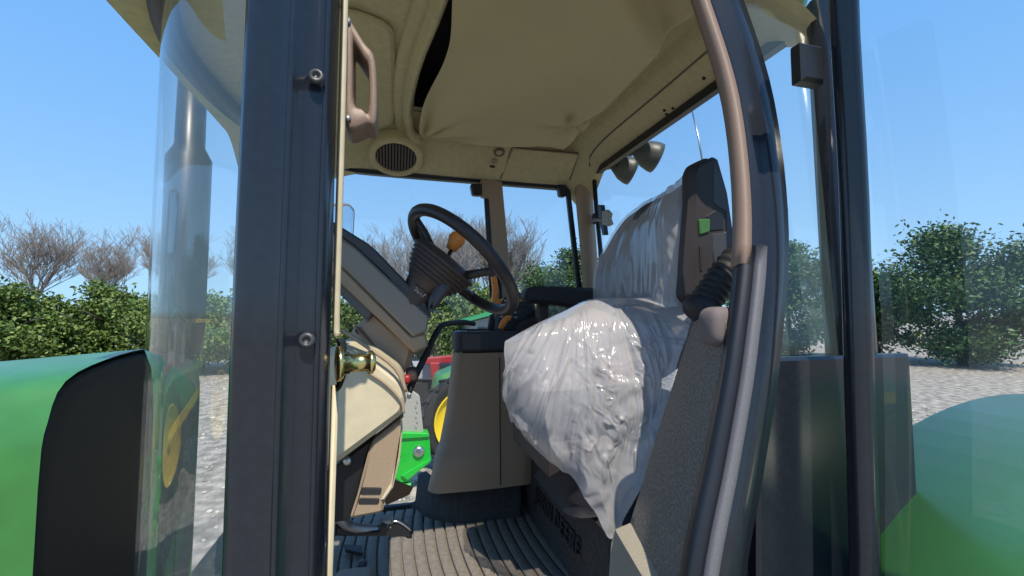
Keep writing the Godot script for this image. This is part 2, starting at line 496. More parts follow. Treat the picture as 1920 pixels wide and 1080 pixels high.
	slab(st, [Z(900, 331, -2.04), Z(941, 331, -2.04), Z(962, 560, -2.04), Z(930, 560, -2.04), Z(917, 372, -2.04), Z(902, 368, -2.04)], Vector3(0, 0, -.035), .006, .008)
	put("side_post", st, M.taupe, T)
	st = S()
	slab(st, [Z(908, 372, -2.048), Z(918, 372, -2.048), Z(931, 560, -2.048), Z(919, 560, -2.048)], Vector3(0, 0, -.012), .002)
	put("side_post_seal", st, M.seal, T)
	for q in [[893, 355, 11.0], [1055, 357, 8.0]]:
		st = S()
		var c := Z(q[0], q[1], -2.02)
		slab(st, [Z(q[0] - q[2], q[1] - 11, -2.02), Z(q[0] + q[2], q[1] - 12, -2.02), Z(q[0] + q[2], q[1] + 11, -2.02), Z(q[0] - q[2] * .6, q[1] + 10, -2.02)], Vector3(0, 0, -.04), .006, .012)
		put("window_latch", st, M.black, T)
	# rear corner post (rounded, widening at the top)
	st = S(0)
	var cp := []
	for q in [[1088, 300, .047], [1091, 322, .0465], [1096, 380, .044], [1102, 450, .042], [1107, 520, .041], [1112, 600, .042], [1114, 800, .045]]:
		cp.append([Z(q[0], q[1], -2.0), q[2]])
	var pts := []; var rr := []
	for q in cp: pts.append(q[0]); rr.append(q[1])
	tube(st, pts, rr, 20)
	put("rear_post", st, M.taupe, T)
	st = S()
	slab(st, [Z(1060, 340, -2.03), Z(1068, 340, -2.03), Z(1092, 545, -2.03), Z(1083, 545, -2.03)], Vector3(0, 0, -.02), .002)
	put("rear_post_seal", st, M.seal, T)
	# rear window: header, side seal and pane in the plane x = 0.93
	st = S()
	box(st, Vector3(.935, 2.992, -1.32), Vector3(.024, .03, 1.28), .006)
	put("rear_window_header", st, M.seal, T)
	st = S(0)
	tube(st, [X(1113, 318, .93), X(1118, 390, .93), X(1126, 470, .93), X(1130, 560, .93), X(1132, 700, .93)], .011, 10)
	put("rear_window_seal", st, M.seal, T)
	st = S()
	quad(st, Vector3(.935, 2.0, -1.95), Vector3(.935, 2.975, -1.93), Vector3(.935, 2.975, -.70), Vector3(.935, 2.0, -.70))
	put("rear_glass", st, M.glass, T)
	st = S()
	box(st, Vector3(.97, 1.72, -1.34), Vector3(.06, .56, 1.34), .01)
	put("rear_wall", st, M.taupe, T)
	# left rear quarter behind the door
	st = S(0)
	tube(st, [Vector3(.93, 1.6, -.70), Vector3(.93, 3.0, -.72)], .045, 14)
	put("corner_post", st, M.gloss_black, T)
	st = S()
	quad(st, Vector3(.66, 2.2, -.69), Vector3(.66, 3.0, -.76), Vector3(.90, 3.0, -.74), Vector3(.90, 2.2, -.70))
	put("quarter_glass", st, M.glass, T)
	st = S()
	slab(st, [Vector3(.60, 1.25, -.655), Vector3(1.02, 1.25, -.655), Vector3(1.02, 2.22, -.655), Vector3(.64, 2.22, -.655)], Vector3(0, 0, -.03), .006)
	put("quarter_panel", st, M.gloss_black, T)
	# felt-covered wheel housing beside the seat with its cream base trim
	st = S(0)
	shell(st, [Z(1300, 600, -.95), Z(1360, 600, -.67), Z(1362, 645, -.665), Z(1278, 1080, -.655), Z(1240, 1300, -.65), Z(1110, 1300, -.95), Z(1180, 985, -.95), Z(1240, 790, -.95)], [[7, 0, 1, 2], [6, 7, 2, 3], [5, 6, 3, 4]], Vector3(.05, 0, -.02))
	put("felt_panel", st, M.carpet, T)
	st = S(0)
	cushion(st, Z(1350, 612, -.70), Vector3(.07, .075, .06), .6)
	put("belt_anchor", st, M.seat, T)
	st = S(0)
	shell(st, [Z(1181, 981, -.945), Z(1262, 1087, -.72), Z(1330, 1200, -.60), Z(1260, 1200, -.62), Z(1208, 1087, -.74), Z(1153, 993, -.95)], [[0, 1, 4, 5], [1, 2, 3, 4]], Vector3(.03, -.01, -.02))
	put("housing_trim", st, M.putty, T)
	st = S(0)
	shell(st, [Z(1153, 994, -.951), Z(1207, 1088, -.742), Z(1259, 1201, -.622), Z(1130, 1240, -.93), Z(1146, 1020, -.952)], [[0, 1, 3, 4], [1, 2, 3, 3]], Vector3(.03, 0, -.02))
	put("housing_base", st, M.putty, T)
	# roof shell outside, door header, cowl, hood, chassis, fender and rear wheel
	st = S(0)
	var roof := []
	for q in [[0.0, 3.0, 0], [.05, 3.10, 0], [.0, 3.26, 0], [-.10, 3.33, 0]]: pass
	var ring := [Vector3(-.66, 0, -.76), Vector3(1.04, 0, -.76), Vector3(1.06, 0, -2.28), Vector3(-.60, 0, -2.28)]
	var rc := Vector3(.2, 0, -1.5)
	var rnd := rounded(ring, .22, 5)
	var lev := [[.90, 3.14], [.985, 3.06], [1.0, 3.075], [.99, 3.16], [.95, 3.24], [.80, 3.29], [0.0, 3.31]]
	for i in lev.size() - 1:
		for j in rnd.size():
			var k := (j + 1) % rnd.size()
			var f := func(q: Vector3, l: Array) -> Vector3: return Vector3(rc.x + (q.x - rc.x) * l[0], l[1], rc.z + (q.z - rc.z) * l[0])
			quad(st, f.call(rnd[j], lev[i]), f.call(rnd[k], lev[i]), f.call(rnd[k], lev[i + 1]), f.call(rnd[j], lev[i + 1]))
	put("roof_shell", st, M.jade, T)
	st = S()
	box(st, Vector3(.22, 3.035, -.735), Vector3(.86, .05, .05), .012)
	put("door_header", st, M.gloss_black, T)
	st = S()
	box(st, Vector3(.16, 1.40, -.68), Vector3(.60, .10, .06), .012)
	put("door_sill", st, M.gloss_black, T)
	build_outer(T)

func build_outer(T: Node3D) -> void:
	# engine hood ahead of the windshield
	var st := S(0)
	var secs := []
	for q in [[-.62, 2.20, .33], [-1.1, 2.16, .32], [-1.8, 2.06, .30], [-2.5, 1.92, .28], [-2.68, 1.80, .25], [-2.72, 1.5, .24]]:
		var row := []
		var w: float = q[2]; var h: float = q[1]
		for e in [[-1.0, 1.42], [-1.02, h - .22], [-.98, h - .10], [-.86, h - .03], [-.5, h], [0, h + .012], [.5, h], [.86, h - .03], [.98, h - .10], [1.02, h - .22], [1.0, 1.42]]:
			row.append(Vector3(q[0], min(e[1], h + .02), -1.34 + e[0] * w))
		secs.append(spline(row, 3))
	for i in secs.size() - 1:
		for j in 30: quad(st, secs[i][j], secs[i][j + 1], secs[i + 1][j + 1], secs[i + 1][j])
	for j in range(1, 30): tri(st, secs[-1][0], secs[-1][j], secs[-1][j + 1])
	var hd := put("hood", st, M.jade, T)
	for i in 3:
		st = S()
		box(st, Vector3(-1.05 - i * .5, 1.78 - i * .03, -1.012 + i * .008), Vector3(.42, .34, .012), .004)
		var gr := put("side_grille", st, M.black, hd)
		for j in 7:
			st = S()
			box(st, Vector3(-1.05 - i * .5, 1.64 - i * .03 + j * .046, -1.003 + i * .008), Vector3(.40, .012, .012), .003)
			put("slat", st, M.rubber, gr)
	for q in [-.80, -1.30, -2.30]:
		st = S(0)
		var pth := []
		for e in [[-1.03, 1.45], [-1.05, 1.93], [-1.00, 2.05], [-.86, 2.135], [-.5, 2.165], [0, 2.178], [.5, 2.165], [.86, 2.135]]:
			var sag: float = (q + .62) * .105 if q > -1.8 else (q + .62) * .135
			pth.append(Vector3(q, e[1] + sag + .028, -1.34 - e[0] * (.33 + (q + .62) * .022)))
		tube(st, pth, .005, 6)
		put("panel_seam", st, M.rubber, hd)
	st = S()
	box(st, Vector3(-1.6, 1.94, -1.004), Vector3(1.5, .045, .008), .002, Basis(Vector3(0, 0, 1), .04) * Basis(Vector3(0, 1, 0), .02))
	put("yellow_stripe", st, M.yellow, hd)
	st = S()
	var capr := []
	for q in secs[0]: capr.append(Vector3(-.622, 1.42 + (q.y - 1.42) * .985, -1.34 + (q.z + 1.34) * .985))
	slab(st, capr, Vector3(-.03, 0, 0), .006)
	put("firewall", st, M.rubber, hd)
	st = S()
	box(st, Vector3(-1.6, 1.15, -1.34), Vector3(2.4, .50, .52), .03)
	put("engine_frame", st, M.grey_metal, T)
	st = S()
	box(st, Vector3(.05, 1.08, -1.0), Vector3(.95, .50, .55), .06)
	put("fuel_tank", st, M.black, T)
	for i in 3:
		st = S()
		box(st, Vector3(.16, .45 + i * .3, -.58), Vector3(.45, .04, .20), .01)
		var sp := put("access_step", st, M.grey_metal, T)
		for s in [-1, 1]:
			st = S()
			box(st, Vector3(.16 + s * .235, .60 + i * .3, -.6), Vector3(.02, .34, .12), .004)
			put("step_bracket", st, M.black, sp)
	st = S(0)
	lathe(st, Vector3(-.78, 2.15, -1.92), Vector3.UP, [[.0, 0], [.07, 0], [.075, .1], [.075, .75], [.05, .80], [.045, 1.3], [.04, 1.3], [.04, 1.2]], 18)
	put("exhaust_stack", st, M.black, T)
	# rear fender over the big wheel
	st = S(0)
	var arc := []
	for i in 49:
		var a := deg_to_rad(lerpf(190, 20, i / 48.0))
		arc.append(Vector3(1.55 + cos(a) * 1.06, .98 + sin(a) * 1.10, -.42))
	sweep(st, arc, [Vector2(-.36, -.012), Vector2(-.36, .012), Vector2(.28, .012), Vector2(.33, -.01), Vector2(.345, -.06), Vector2(.32, -.06), Vector2(.30, -.02), Vector2(.26, -.012)], Vector3(-.1, 1, 0))
	put("rear_fender", st, M.jade, T)
	build_tyre(T, Vector3(1.55, .98, -.42), .98, .52, "rear_wheel")
	build_tyre(T, Vector3(-2.2, .72, -.55), .72, .40, "front_wheel")

func build_tyre(parent: Node, c: Vector3, R: float, w: float, called: String, rf := .55) -> void:
	var st := S(0)
	var h := w * .5
	lathe(st, c, Vector3(0, 0, 1), [[R * (rf - .02), -h * .8], [R * (rf + .12), -h], [R * .90, -h * .98], [R * .96, -h * .8], [R * .965, 0], [R * .96, h * .8], [R * .90, h * .98], [R * (rf + .12), h], [R * (rf - .02), h * .8]], 40)
	for i in 40:
		var a := TAU * i / 40.0
		var s := 1.0 if i % 2 == 0 else -1.0
		var rd := Vector3(cos(a), sin(a), 0); var tn := Vector3(-sin(a), cos(a), 0)
		var p0 := c + rd * R * .975 + Vector3(0, 0, s * h * .02)
		var p1 := c + (rd * cos(.14) + tn * sin(.14)).normalized() * R * .965 + Vector3(0, 0, s * h * .97)
		var d := (p1 - p0).normalized(); var bs := Basis(d.cross(rd).normalized(), rd, -d).orthonormalized()
		box(st, (p0 + p1) * .5, Vector3(R * .055, R * .07, (p1 - p0).length()), .006, bs)
	var o := put(called, st, M.tyre, parent)
	st = S(0)
	lathe(st, c, Vector3(0, 0, 1), [[0, h * .25], [R * .16, h * .25], [R * .18, h * .1], [R * .30, h * .3], [R * (rf - .16), h * .6], [R * (rf - .05), h * .72], [R * (rf - .02), h * 1.02], [R * rf, h * 1.02], [R * rf, -h * .8]], 36)
	put("rim", st, M.yellow, o)

# ================================================================ ceiling
const HX0 := .06
const HX1 := .70
const HZ0 := -1.735
const HZ1 := -.90
func ceil_y(x: float, z: float) -> float:
	var y := 3.115
	y -= .165 * smoothstep(-1.80, -2.07, z)
	# the rear trim strip stands lower than the lining and slopes down to the rear window
	y -= (.036 * smoothstep(.795, .815, x) + .075 * smoothstep(.81, .96, x)) * smoothstep(-1.98, -1.86, z)
	y -= .115 * smoothstep(.80, .96, x) * (1.0 - smoothstep(-1.98, -1.86, z))
	y -= .13 * smoothstep(-.12, -.56, x)
	y -= .09 * smoothstep(-.92, -.72, z)
	return y
func C(px: float, py: float) -> Vector3:      # a pixel's ray meets the headliner
	var k := ray(px, py)
	var lo := .3; var hi := 3.0
	for i in 40:
		var m := (lo + hi) * .5
		var p := CAM + k * m
		if p.y > ceil_y(p.x, p.z): hi = m
		else: lo = m
	return CAM + k * hi
func build_ceiling() -> void:
	var T := tractor
	var n := FastNoiseLite.new(); n.seed = 9; n.frequency = 2.2; n.fractal_octaves = 3
	var st := S(0)
	var f := func(u: float, v: float) -> Vector3:
		var x := lerpf(-.62, .955, u); var z := lerpf(-2.075, -.715, v)
		return Vector3(x, ceil_y(x, z) + n.get_noise_2d(x, z) * .002, z)
	var keep := func(u: float, v: float) -> bool:
		var x := lerpf(-.62, .955, u); var z := lerpf(-2.075, -.715, v)
		return not (x > HX0 and x < HX1 - .02 and z > HZ0 + .03 and z < HZ1)
	grid(st, f, 96, 84, keep)
	var head := put("headliner", st, M.liner, T)
	# roof-hatch well above the fabric shade, its darkness painted in near-black
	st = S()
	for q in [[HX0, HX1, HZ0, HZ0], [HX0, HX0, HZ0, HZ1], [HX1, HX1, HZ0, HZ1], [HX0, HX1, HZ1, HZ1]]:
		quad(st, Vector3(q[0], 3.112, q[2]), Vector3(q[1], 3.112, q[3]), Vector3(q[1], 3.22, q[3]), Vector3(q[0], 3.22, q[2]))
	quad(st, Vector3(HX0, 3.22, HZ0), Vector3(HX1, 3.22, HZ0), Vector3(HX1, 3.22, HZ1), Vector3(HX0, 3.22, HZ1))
	put("hatch_well", st, M.recess_shade, T)
	# sagging fabric shade, pinned at its far rear corner
	var pin := Y(1068, 230, 3.028)
	var shade := thing("roof_hatch_shade", "sagging beige fabric shade stretched under the roof hatch", "sun shade", Vector3(.4, 3.06, -1.4))
	st = S(0)
	var g := func(u: float, v: float) -> Vector3:
		var z := lerpf(-1.90, -.77, v)
		var xl := lerpf(.085, .125, smoothstep(-1.75, -1.05, z)) + .012 * sin(z * 9.0)
		var x := lerpf(xl, .80, u)
		var y := ceil_y(x, z) - .004
		# the cloth hangs from a drawn line along x = .69 and a swag along z = -1.72; beyond them it runs back up to the lining
		var rim := -1.715 - .035 * sin(clampf((x - .09) / .60, 0, 1) * PI)
		var ex := clampf((.69 - x) / .58, 0, 1); var ez := clampf((z - rim) / .7, 0, 1)
		var drop := .094 - .045 * ex * ez + .030 * sin(ex * PI) * sin(ez * PI)
		drop *= 1.0 - smoothstep(.69, .722, x) * .9
		drop *= 1.0 - smoothstep(0.0, .034, rim - z) * .9
		drop += .014 * exp(-pow((z - rim + .085) / .018, 2.0)) * (1.0 - smoothstep(.60, .70, x))
		drop *= smoothstep(-.77, -.92, z)
		drop += .013 * sin((x * .75 - z * .45) * 15.0 + 2.0 * n.get_noise_2d(x * .6, z * .6)) * smoothstep(0., .2, ex) * smoothstep(0., .2, ez)
		# second attachment near the door: a swag runs from it to the front
		var sw := z + 1.00 - .16 * sin(clampf((x - .1) / .58, 0, 1) * PI)
		drop -= .055 * smoothstep(-.03, .02, sw) * smoothstep(.16, .03, sw) * smoothstep(.20, .45, x) * (1.0 - smoothstep(.66, .74, x))
		# creases running out of the pin
		var dx := x - pin.x; var dz := z - pin.z
		var rd := sqrt(dx * dx + dz * dz); var an := atan2(dz, dx)
		drop += .022 * sin(an * 5.0 + .9) * exp(-rd / .20) * smoothstep(.0, .05, rd)
		# folds fanning out of the corner where it leaves the front frame
		var cx := x - .09; var cz := z + 1.76
		var cr := sqrt(cx * cx + cz * cz)
		drop += .020 * sin(atan2(cz, cx) * 12.0 + .8) * exp(-cr / .30) * smoothstep(.0, .06, cr)
		# edge of the cloth lies on the liner
		var edge := smoothstep(.0, .03, .80 - x) * smoothstep(-1.90, -1.86, z)
		return Vector3(x, y - maxf(drop, .003) * edge, z)
	grid(st, g, 110, 120)
	put("cloth", st, M.fabric, shade)
	st = S(0)
	lathe(st, pin + Vector3(0, .004, 0), Vector3(-.15, -1, .25), [[.016, -.012], [.016, .006], [.013, .009], [.007, .009], [.006, .004], [0, .004]], 16)
	put("snap_button", st, M.dull_steel, shade)
	# curved front frame of the hatch
	var ap := []
	for q in [[826, -60], [800, 20], [778, 80], [764, 135], [757, 185], [758, 225], [768, 250], [786, 258]]: ap.append(C(q[0], q[1]) + Vector3(0, -.004, 0))
	st = S(0)
	sweep(st, spline(ap, 5), [Vector2(-.045, .012), Vector2(-.043, -.006), Vector2(-.034, -.014), Vector2(-.012, -.018), Vector2(-.004, -.012), Vector2(.002, -.016), Vector2(.010, -.034), Vector2(.022, -.040), Vector2(.032, -.032), Vector2(.036, -.016), Vector2(.036, .012)], Vector3.UP)
	put("hatch_frame", st, M.cream if false else M.liner, head)
	# padded front roof bay
	st = S()
	slab(st, [C(560, 20) , C(655, 8), C(738, 42), C(741, 140), C(738, 232), C(560, 250)], Vector3(0, -.018, 0), .012, .045, 6)
	put("front_bay_pad", st, M.liner, head)
	# overhead switch panel and access door
	st = S()
	slab(st, [C(893, 332), C(920, 270), C(960, 266), C(937, 334)], Vector3(0, -.006, .003), .002, .012)
	var sp := put("switch_panel", st, M.liner, head)
	st = S(0)
	lathe(st, C(936, 283) + Vector3(0, -.006, .003), Vector3(0, -1, .45), [[.026, 0], [.026, .004], [.021, .008], [.017, .006], [.015, -.002], [0, -.003]], 22)
	put("dome_lamp", st, M.speaker, sp)
	st = S(0)
	lathe(st, C(927, 299) + Vector3(0, -.006, .003), Vector3(0, -1, .45), [[.015, 0], [.015, .004], [.012, .006], [.009, .003], [0, .004]], 20)
	put("round_switch", st, M.taupe, sp)
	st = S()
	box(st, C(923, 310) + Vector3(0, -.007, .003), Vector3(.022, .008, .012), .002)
	put("slot", st, M.recess_shade, sp)
	st = S()
	slab(st, [C(940, 333), C(962, 277), C(1084, 288), C(1066, 337)], Vector3(0, -.008, .004), .003, .012)
	var ad := put("access_door", st, M.liner, head)
	st = S()
	slab(st, [C(1008, 282), C(1033, 284), C(1031, 295), C(1006, 293)], Vector3(0, -.014, .006), .003, .006)
	put("door_latch", st, M.speaker, ad)
	# dark shut lines
	st = S(0)
	tube(st, [C(938, 334) + Vector3(0, -.003, 0), C(960, 275) + Vector3(0, -.003, 0), C(1085, 286) + Vector3(0, -.003, 0), C(1068, 336) + Vector3(0, -.003, 0)], .003, 6)
	put("shut_line", st, M.speaker, head)
	# rear header trim with its holes, near-black discs painted for the dark inside
	st = S(0)
	var seam := [C(1106, 312), C(1108, 290), C(1140, 254), C(1230, 178), C(1330, 92), C(1400, 30)]
	for i in seam.size(): seam[i] += Vector3(0, -.001, 0)
	tube(st, spline(seam, 5), .0035, 6)
	put("trim_seam", st, M.speaker, head)
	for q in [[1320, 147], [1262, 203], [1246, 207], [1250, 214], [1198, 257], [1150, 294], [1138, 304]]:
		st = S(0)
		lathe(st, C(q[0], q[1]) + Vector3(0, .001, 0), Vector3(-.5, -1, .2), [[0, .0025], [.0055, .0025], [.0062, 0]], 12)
		put("screw_hole", st, M.recess_shade, head)
	# loudspeaker
	var c := C(743, 287)
	var nrm := (C(743, 280) - c).cross(C(750, 287) - c).normalized()
	if nrm.y > 0: nrm = -nrm
	nrm = (nrm + Vector3(0, -1.2, 0)).normalized()
	nrm = (nrm + Vector3(0, 0, .10)).normalized()
	c += nrm * .024
	var spk := thing("ceiling_speaker", "round beige loudspeaker grille set in the headliner above the windshield", "speaker", c)
	st = S(0)
	lathe(st, c, nrm, [[.117, -.045], [.116, -.004], [.115, .006], [.108, .011], [.094, .011], [.088, .007], [.086, .0]], 44)
	put("ring", st, M.liner, spk)
	st = S(0)
	lathe(st, c, nrm, [[0, .0005], [.088, .0005]], 40)
	put("grille_cloth", st, M.recess_shade, spk)
	var bs := basis_of(nrm)
	for i in 13:
		var o := -.078 + i * .013
		var l := sqrt(max(.0, .084 * .084 - o * o))
		st = S()
		box(st, c + bs * Vector3(0, .005, o), Vector3(l * 2, .006, .0065), .001, bs)
		put("slat", st, M.speaker, spk)

# ================================================================ open door
func build_door() -> void:
	var d := thing("cab_door", "open glazed cab door with black frame hinged on the rear pillar", "door", Vector3(.66, 1.2, -.45))
	var h := Vector3(.74, 0, -.58); var e := Vector3(.93, 0, .34)
	var P := func(t: float, y: float) -> Vector3: return Vector3(lerpf(h.x, e.x, t), y, lerpf(h.z, e.z, t)) + Vector3(.05 * sin(clampf((y - 1.6) / 1.4, 0, 1) * PI), 0, 0)
	var loop := spline([P.call(.02, 1.35), P.call(.0, 1.9), P.call(.0, 2.5), P.call(.03, 2.93), P.call(.1, 3.0), P.call(.6, 3.0), P.call(.95, 2.95), P.call(1, 2.4), P.call(1, 1.7), P.call(.94, 1.35), P.call(.5, 1.32)], 5, true)
	var st := S(0)
	tube(st, loop, .022, 10, true)
	put("frame", st, M.gloss_black, d)
	st = S(0)
	var f := func(u: float, v: float) -> Vector3: return P.call(lerpf(.03, .97, u), lerpf(1.37, 2.96, v))
	grid(st, f, 4, 12)
	put("pane", st, M.glass, d)
	for y in [1.75, 2.75]:
		st = S()
		box(st, Vector3(.715, y, -.60), Vector3(.05, .07, .03), .006)
		put("hinge", st, M.black, d)

# ================================================================ dashboard
func build_dash() -> void:
	var D := thing("dashboard", "tan dashboard with tilted instrument box, lower panels and dark bezel ahead of steering column", "dashboard", Vector3(-.1, FLOOR, -1.2))
	var st := S()
	slab(st, Zs([[575, 400], [664, 462], [806, 594], [800, 622], [774, 631], [650, 508], [575, 445]], -1.28), Vector3(0, 0, -.34), .006, .006)
	var ib := put("instrument_box", st, M.taupe, D)
	ib.material_override = grained(lin(.27, .245, .215), .55, 7.0, .9, .06, .02, 41)
	st = S()
	slab(st, Zs([[565, 430], [650, 509], [772, 631], [799, 624], [803, 650], [776, 662], [640, 532], [565, 465]], -1.292), Vector3(0, 0, -.31), .006, .006)
	put("underside_trim", st, M.tan, D)
	st = S()
	slab(st, Zs([[575, 385], [690, 456], [706, 470], [800, 568], [810, 598], [805, 596], [663, 461], [575, 400]], -1.284), Vector3(0, 0, -.33), .005, .003)
	put("bezel", st, M.slate, D)
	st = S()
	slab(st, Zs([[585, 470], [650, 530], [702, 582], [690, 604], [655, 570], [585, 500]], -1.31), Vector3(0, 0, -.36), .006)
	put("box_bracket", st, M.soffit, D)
	# column housing
	st = S()
	slab(st, Zs([[664, 613], [700, 578], [779, 650], [768, 690], [748, 712], [700, 660]], -1.33), Vector3(0, 0, -.36), .016, .012)
	put("column_housing", st, M.taupe, D)
	st = S()
	slab(st, Zs([[655, 632], [664, 610], [690, 640], [748, 692], [752, 715], [700, 690]], -1.31), Vector3(0, 0, -.40), .008, .008)
	put("column_collar", st, M.taupe, D)
	# lower panels
	st = S()
	slab(st, Zs([[600, 660], [640, 652], [700, 672], [752, 712], [765, 738], [757, 776], [634, 868], [600, 880]], -.99), Vector3(0, 0, -.62), .012, .014)
	put("knee_panel", st, M.cream, D)
	st = S(0)
	tube(st, spline(Zs([[640, 618], [690, 652], [740, 690], [762, 735]], -.985), 4), .004, 8)
	put("panel_seam", st, M.taupe, D)
	st = S(0)
	tube(st, spline(Zs([[690, 698], [725, 722], [752, 752], [757, 775]], -.984), 4), .0028, 8)
	put("panel_seam", st, M.taupe, D)
	# shin panel with two slots, near-black plates painted for the shade inside
	var zc := -1.02
	st = S()
	slab(st, Zs([[700, 826], [757, 782], [750, 860], [738, 912], [722, 935], [718, 962], [655, 974], [668, 935], [690, 850]], zc), Vector3(0, 0, -.05), .006, .008)
	var lp := put("shin_panel", st, M.tan, D)
	st = S()
	slab(st, Zs([[751, 786], [757, 782], [750, 862], [737, 915], [721, 938], [714, 938], [732, 908], [744, 860]], zc + .006), Vector3(0, 0, -.5), .003)
	put("panel_edge", st, M.cream, lp)
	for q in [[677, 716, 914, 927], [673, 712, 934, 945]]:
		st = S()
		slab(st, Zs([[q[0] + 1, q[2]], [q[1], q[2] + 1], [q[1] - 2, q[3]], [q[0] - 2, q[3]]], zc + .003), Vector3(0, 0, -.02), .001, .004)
		put("vent_slot", st, M.recess_shade, lp)
	st = S()
	slab(st, Zs([[600, 890], [634, 870], [704, 818], [690, 850], [668, 935], [655, 976], [600, 985]], -1.045), Vector3(0, 0, -.3), .004)
	var br := put("pedal_bracket", st, M.black, D)
	st = S(0)
	lathe(st, Z(651, 864, -1.044), Vector3(0, 0, 1), [[.011, 0], [.011, .004], [.006, .008], [0, .008]], 8)
	put("bolt", st, M.steel, br)
	# carpet-brown kick plate beyond the shin panel
	st = S()
	slab(st, Zs([[738, 900], [775, 914], [768, 928], [724, 948], [716, 930]], -1.85), Vector3(0, 0, -.012), .003)
	put("kick_plate", st, M.rust, D)

# ================================================================ steering wheel and column
func build_wheel() -> void:
	var Cw := Z(866, 493, -1.33)
	var W := thing("steering_wheel", "dark brown three-spoke steering wheel on a ribbed tilting column", "steering wheel", Z(775, 575, -1.33))
	var nn := Vector3(.69, .70, -.17).normalized()
	var e1 := Vector3(.715, -.70, 0); e1 = (e1 - nn * e1.dot(nn)).normalized()
	var e2 := nn.cross(e1).normalized()
	if e2.z < 0: e2 = -e2
	var R := .202
	var st := S(0)
	var loop := []
	for i in 72:
		var a := TAU * i / 72.0
		loop.append(Cw + (e1 * cos(a) + e2 * sin(a)) * R)
	tube(st, loop, .0185, 14, true)
	put("rim", st, M.wheel, W)
	for deg in [64, 184, 304]:
		var a := deg_to_rad(deg)
		var d := e1 * cos(a) + e2 * sin(a)
		st = S(0)
		tube(st, spline([Cw - nn * .055 + d * .02, Cw - nn * .04 + d * .08, Cw - nn * .012 + d * .15, Cw + d * R], 5), [.017, .016, .015, .014, .0135, .0135, .0135, .013, .012, .012, .012, .011, .011, .011, .010, .010], 10)
		put("spoke", st, M.wheel, W)
	# hub
	st = S(0)
	lathe(st, Cw - nn * .09, nn, [[.0, 0], [.05, .0], [.058, .02], [.05, .05], [.035, .06], [0, .062]], 26)
	put("hub", st, M.wheel, W)
	# ribbed bell-shaped shroud below the wheel
	var top := Z(838, 486, -1.31); var bot := Z(772, 566, -1.33)
	var ax := (top - bot).normalized(); var L := (top - bot).length()
	var prof := [[.050, -.03], [.052, L * .18], [.058, L * .34], [.070, L * .46]]
	for i in 6:
		var t := .50 + .075 * i
		var r := lerpf(.078, .107, pow(i / 5.0, .8))
		prof.append([r - .0025, L * t]); prof.append([r + .001, L * (t + .012)]); prof.append([r + .0025, L * (t + .032)]); prof.append([r + .001, L * (t + .052)]); prof.append([r - .0025, L * (t + .064)])
	prof.append([.098, L * 1.0]); prof.append([.07, L * 1.05]); prof.append([0, L * 1.07])
	st = S(0)
	lathe(st, bot, ax, prof, 36)
	put("column_shroud", st, M.dark_brown, W)
	# tilt block beside the column
	st = S()
	slab(st, Zs([[805, 560], [828, 520], [848, 512], [852, 530], [822, 575], [803, 590]], -1.24), Vector3(0, 0, -.10), .01, .008)
	put("tilt_lever", st, M.slate, W)
	st = S(0)
	tube(st, [bot - ax * .05, bot + ax * .02], .047, 18)
	put("column", st, M.black, W)
	for i in 5:
		var c := bot + ax * (L * .27 + i * .011)
		st = S(0)
		var arc := []
		for j in 7:
			var a := lerpf(-.45, .45, j / 6.0)
			arc.append(c + (Vector3(0, 0, 1) * cos(a) + ax.cross(Vector3(0, 0, 1)) * sin(a)).normalized() * (.0565 + i * .0022))
		tube(st, arc, .0022, 6)
		put("vent_rib", st, M.black, W)
	var tm := TextMesh.new(); tm.text = "7017"; tm.font_size = 32; tm.pixel_size = .00052; tm.depth = .002
	var sf := SystemFont.new(); sf.font_names = PackedStringArray(["Droid Sans"]); sf.font_weight = 700; tm.font = sf
	var tx := MeshInstance3D.new(); tx.mesh = tm; tx.material_override = M.letter; tx.name = "lettering"; W.add_child(tx)
	var zx := -ax.cross(Vector3(0, 0, 1)).normalized()
	if zx.y > 0: zx = -zx
	var zz := Vector3(0, 0, 1); var yy := zz.cross(zx)
	tx.transform = Transform3D(Basis(zx, yy, zz), bot + ax * (L * .20) + Vector3(0, 0, .0535) - ax.cross(Vector3(0, 0, 1)) * -.0 - gpos(W))
	# orange knob on its stalk
	var K := thing("orange_knob", "round orange knob on a short stalk behind the steering wheel rim", "knob", Z(845, 470, -1.36))
	st = S(0)
	lathe(st, Z(848, 463, -1.36), Z(862, 440, -1.36) - Z(848, 463, -1.36), [[0, -.012], [.016, -.01], [.020, .004], [.025, .018], [.027, .030], [.024, .042], [.014, .050], [0, .052]], 24)
	put("grip", st, M.orange, K)
	st = S(0)
	tube(st, [Z(835, 492, -1.35), Z(850, 460, -1.36)], .007, 8)
	put("stalk", st, M.black, K)

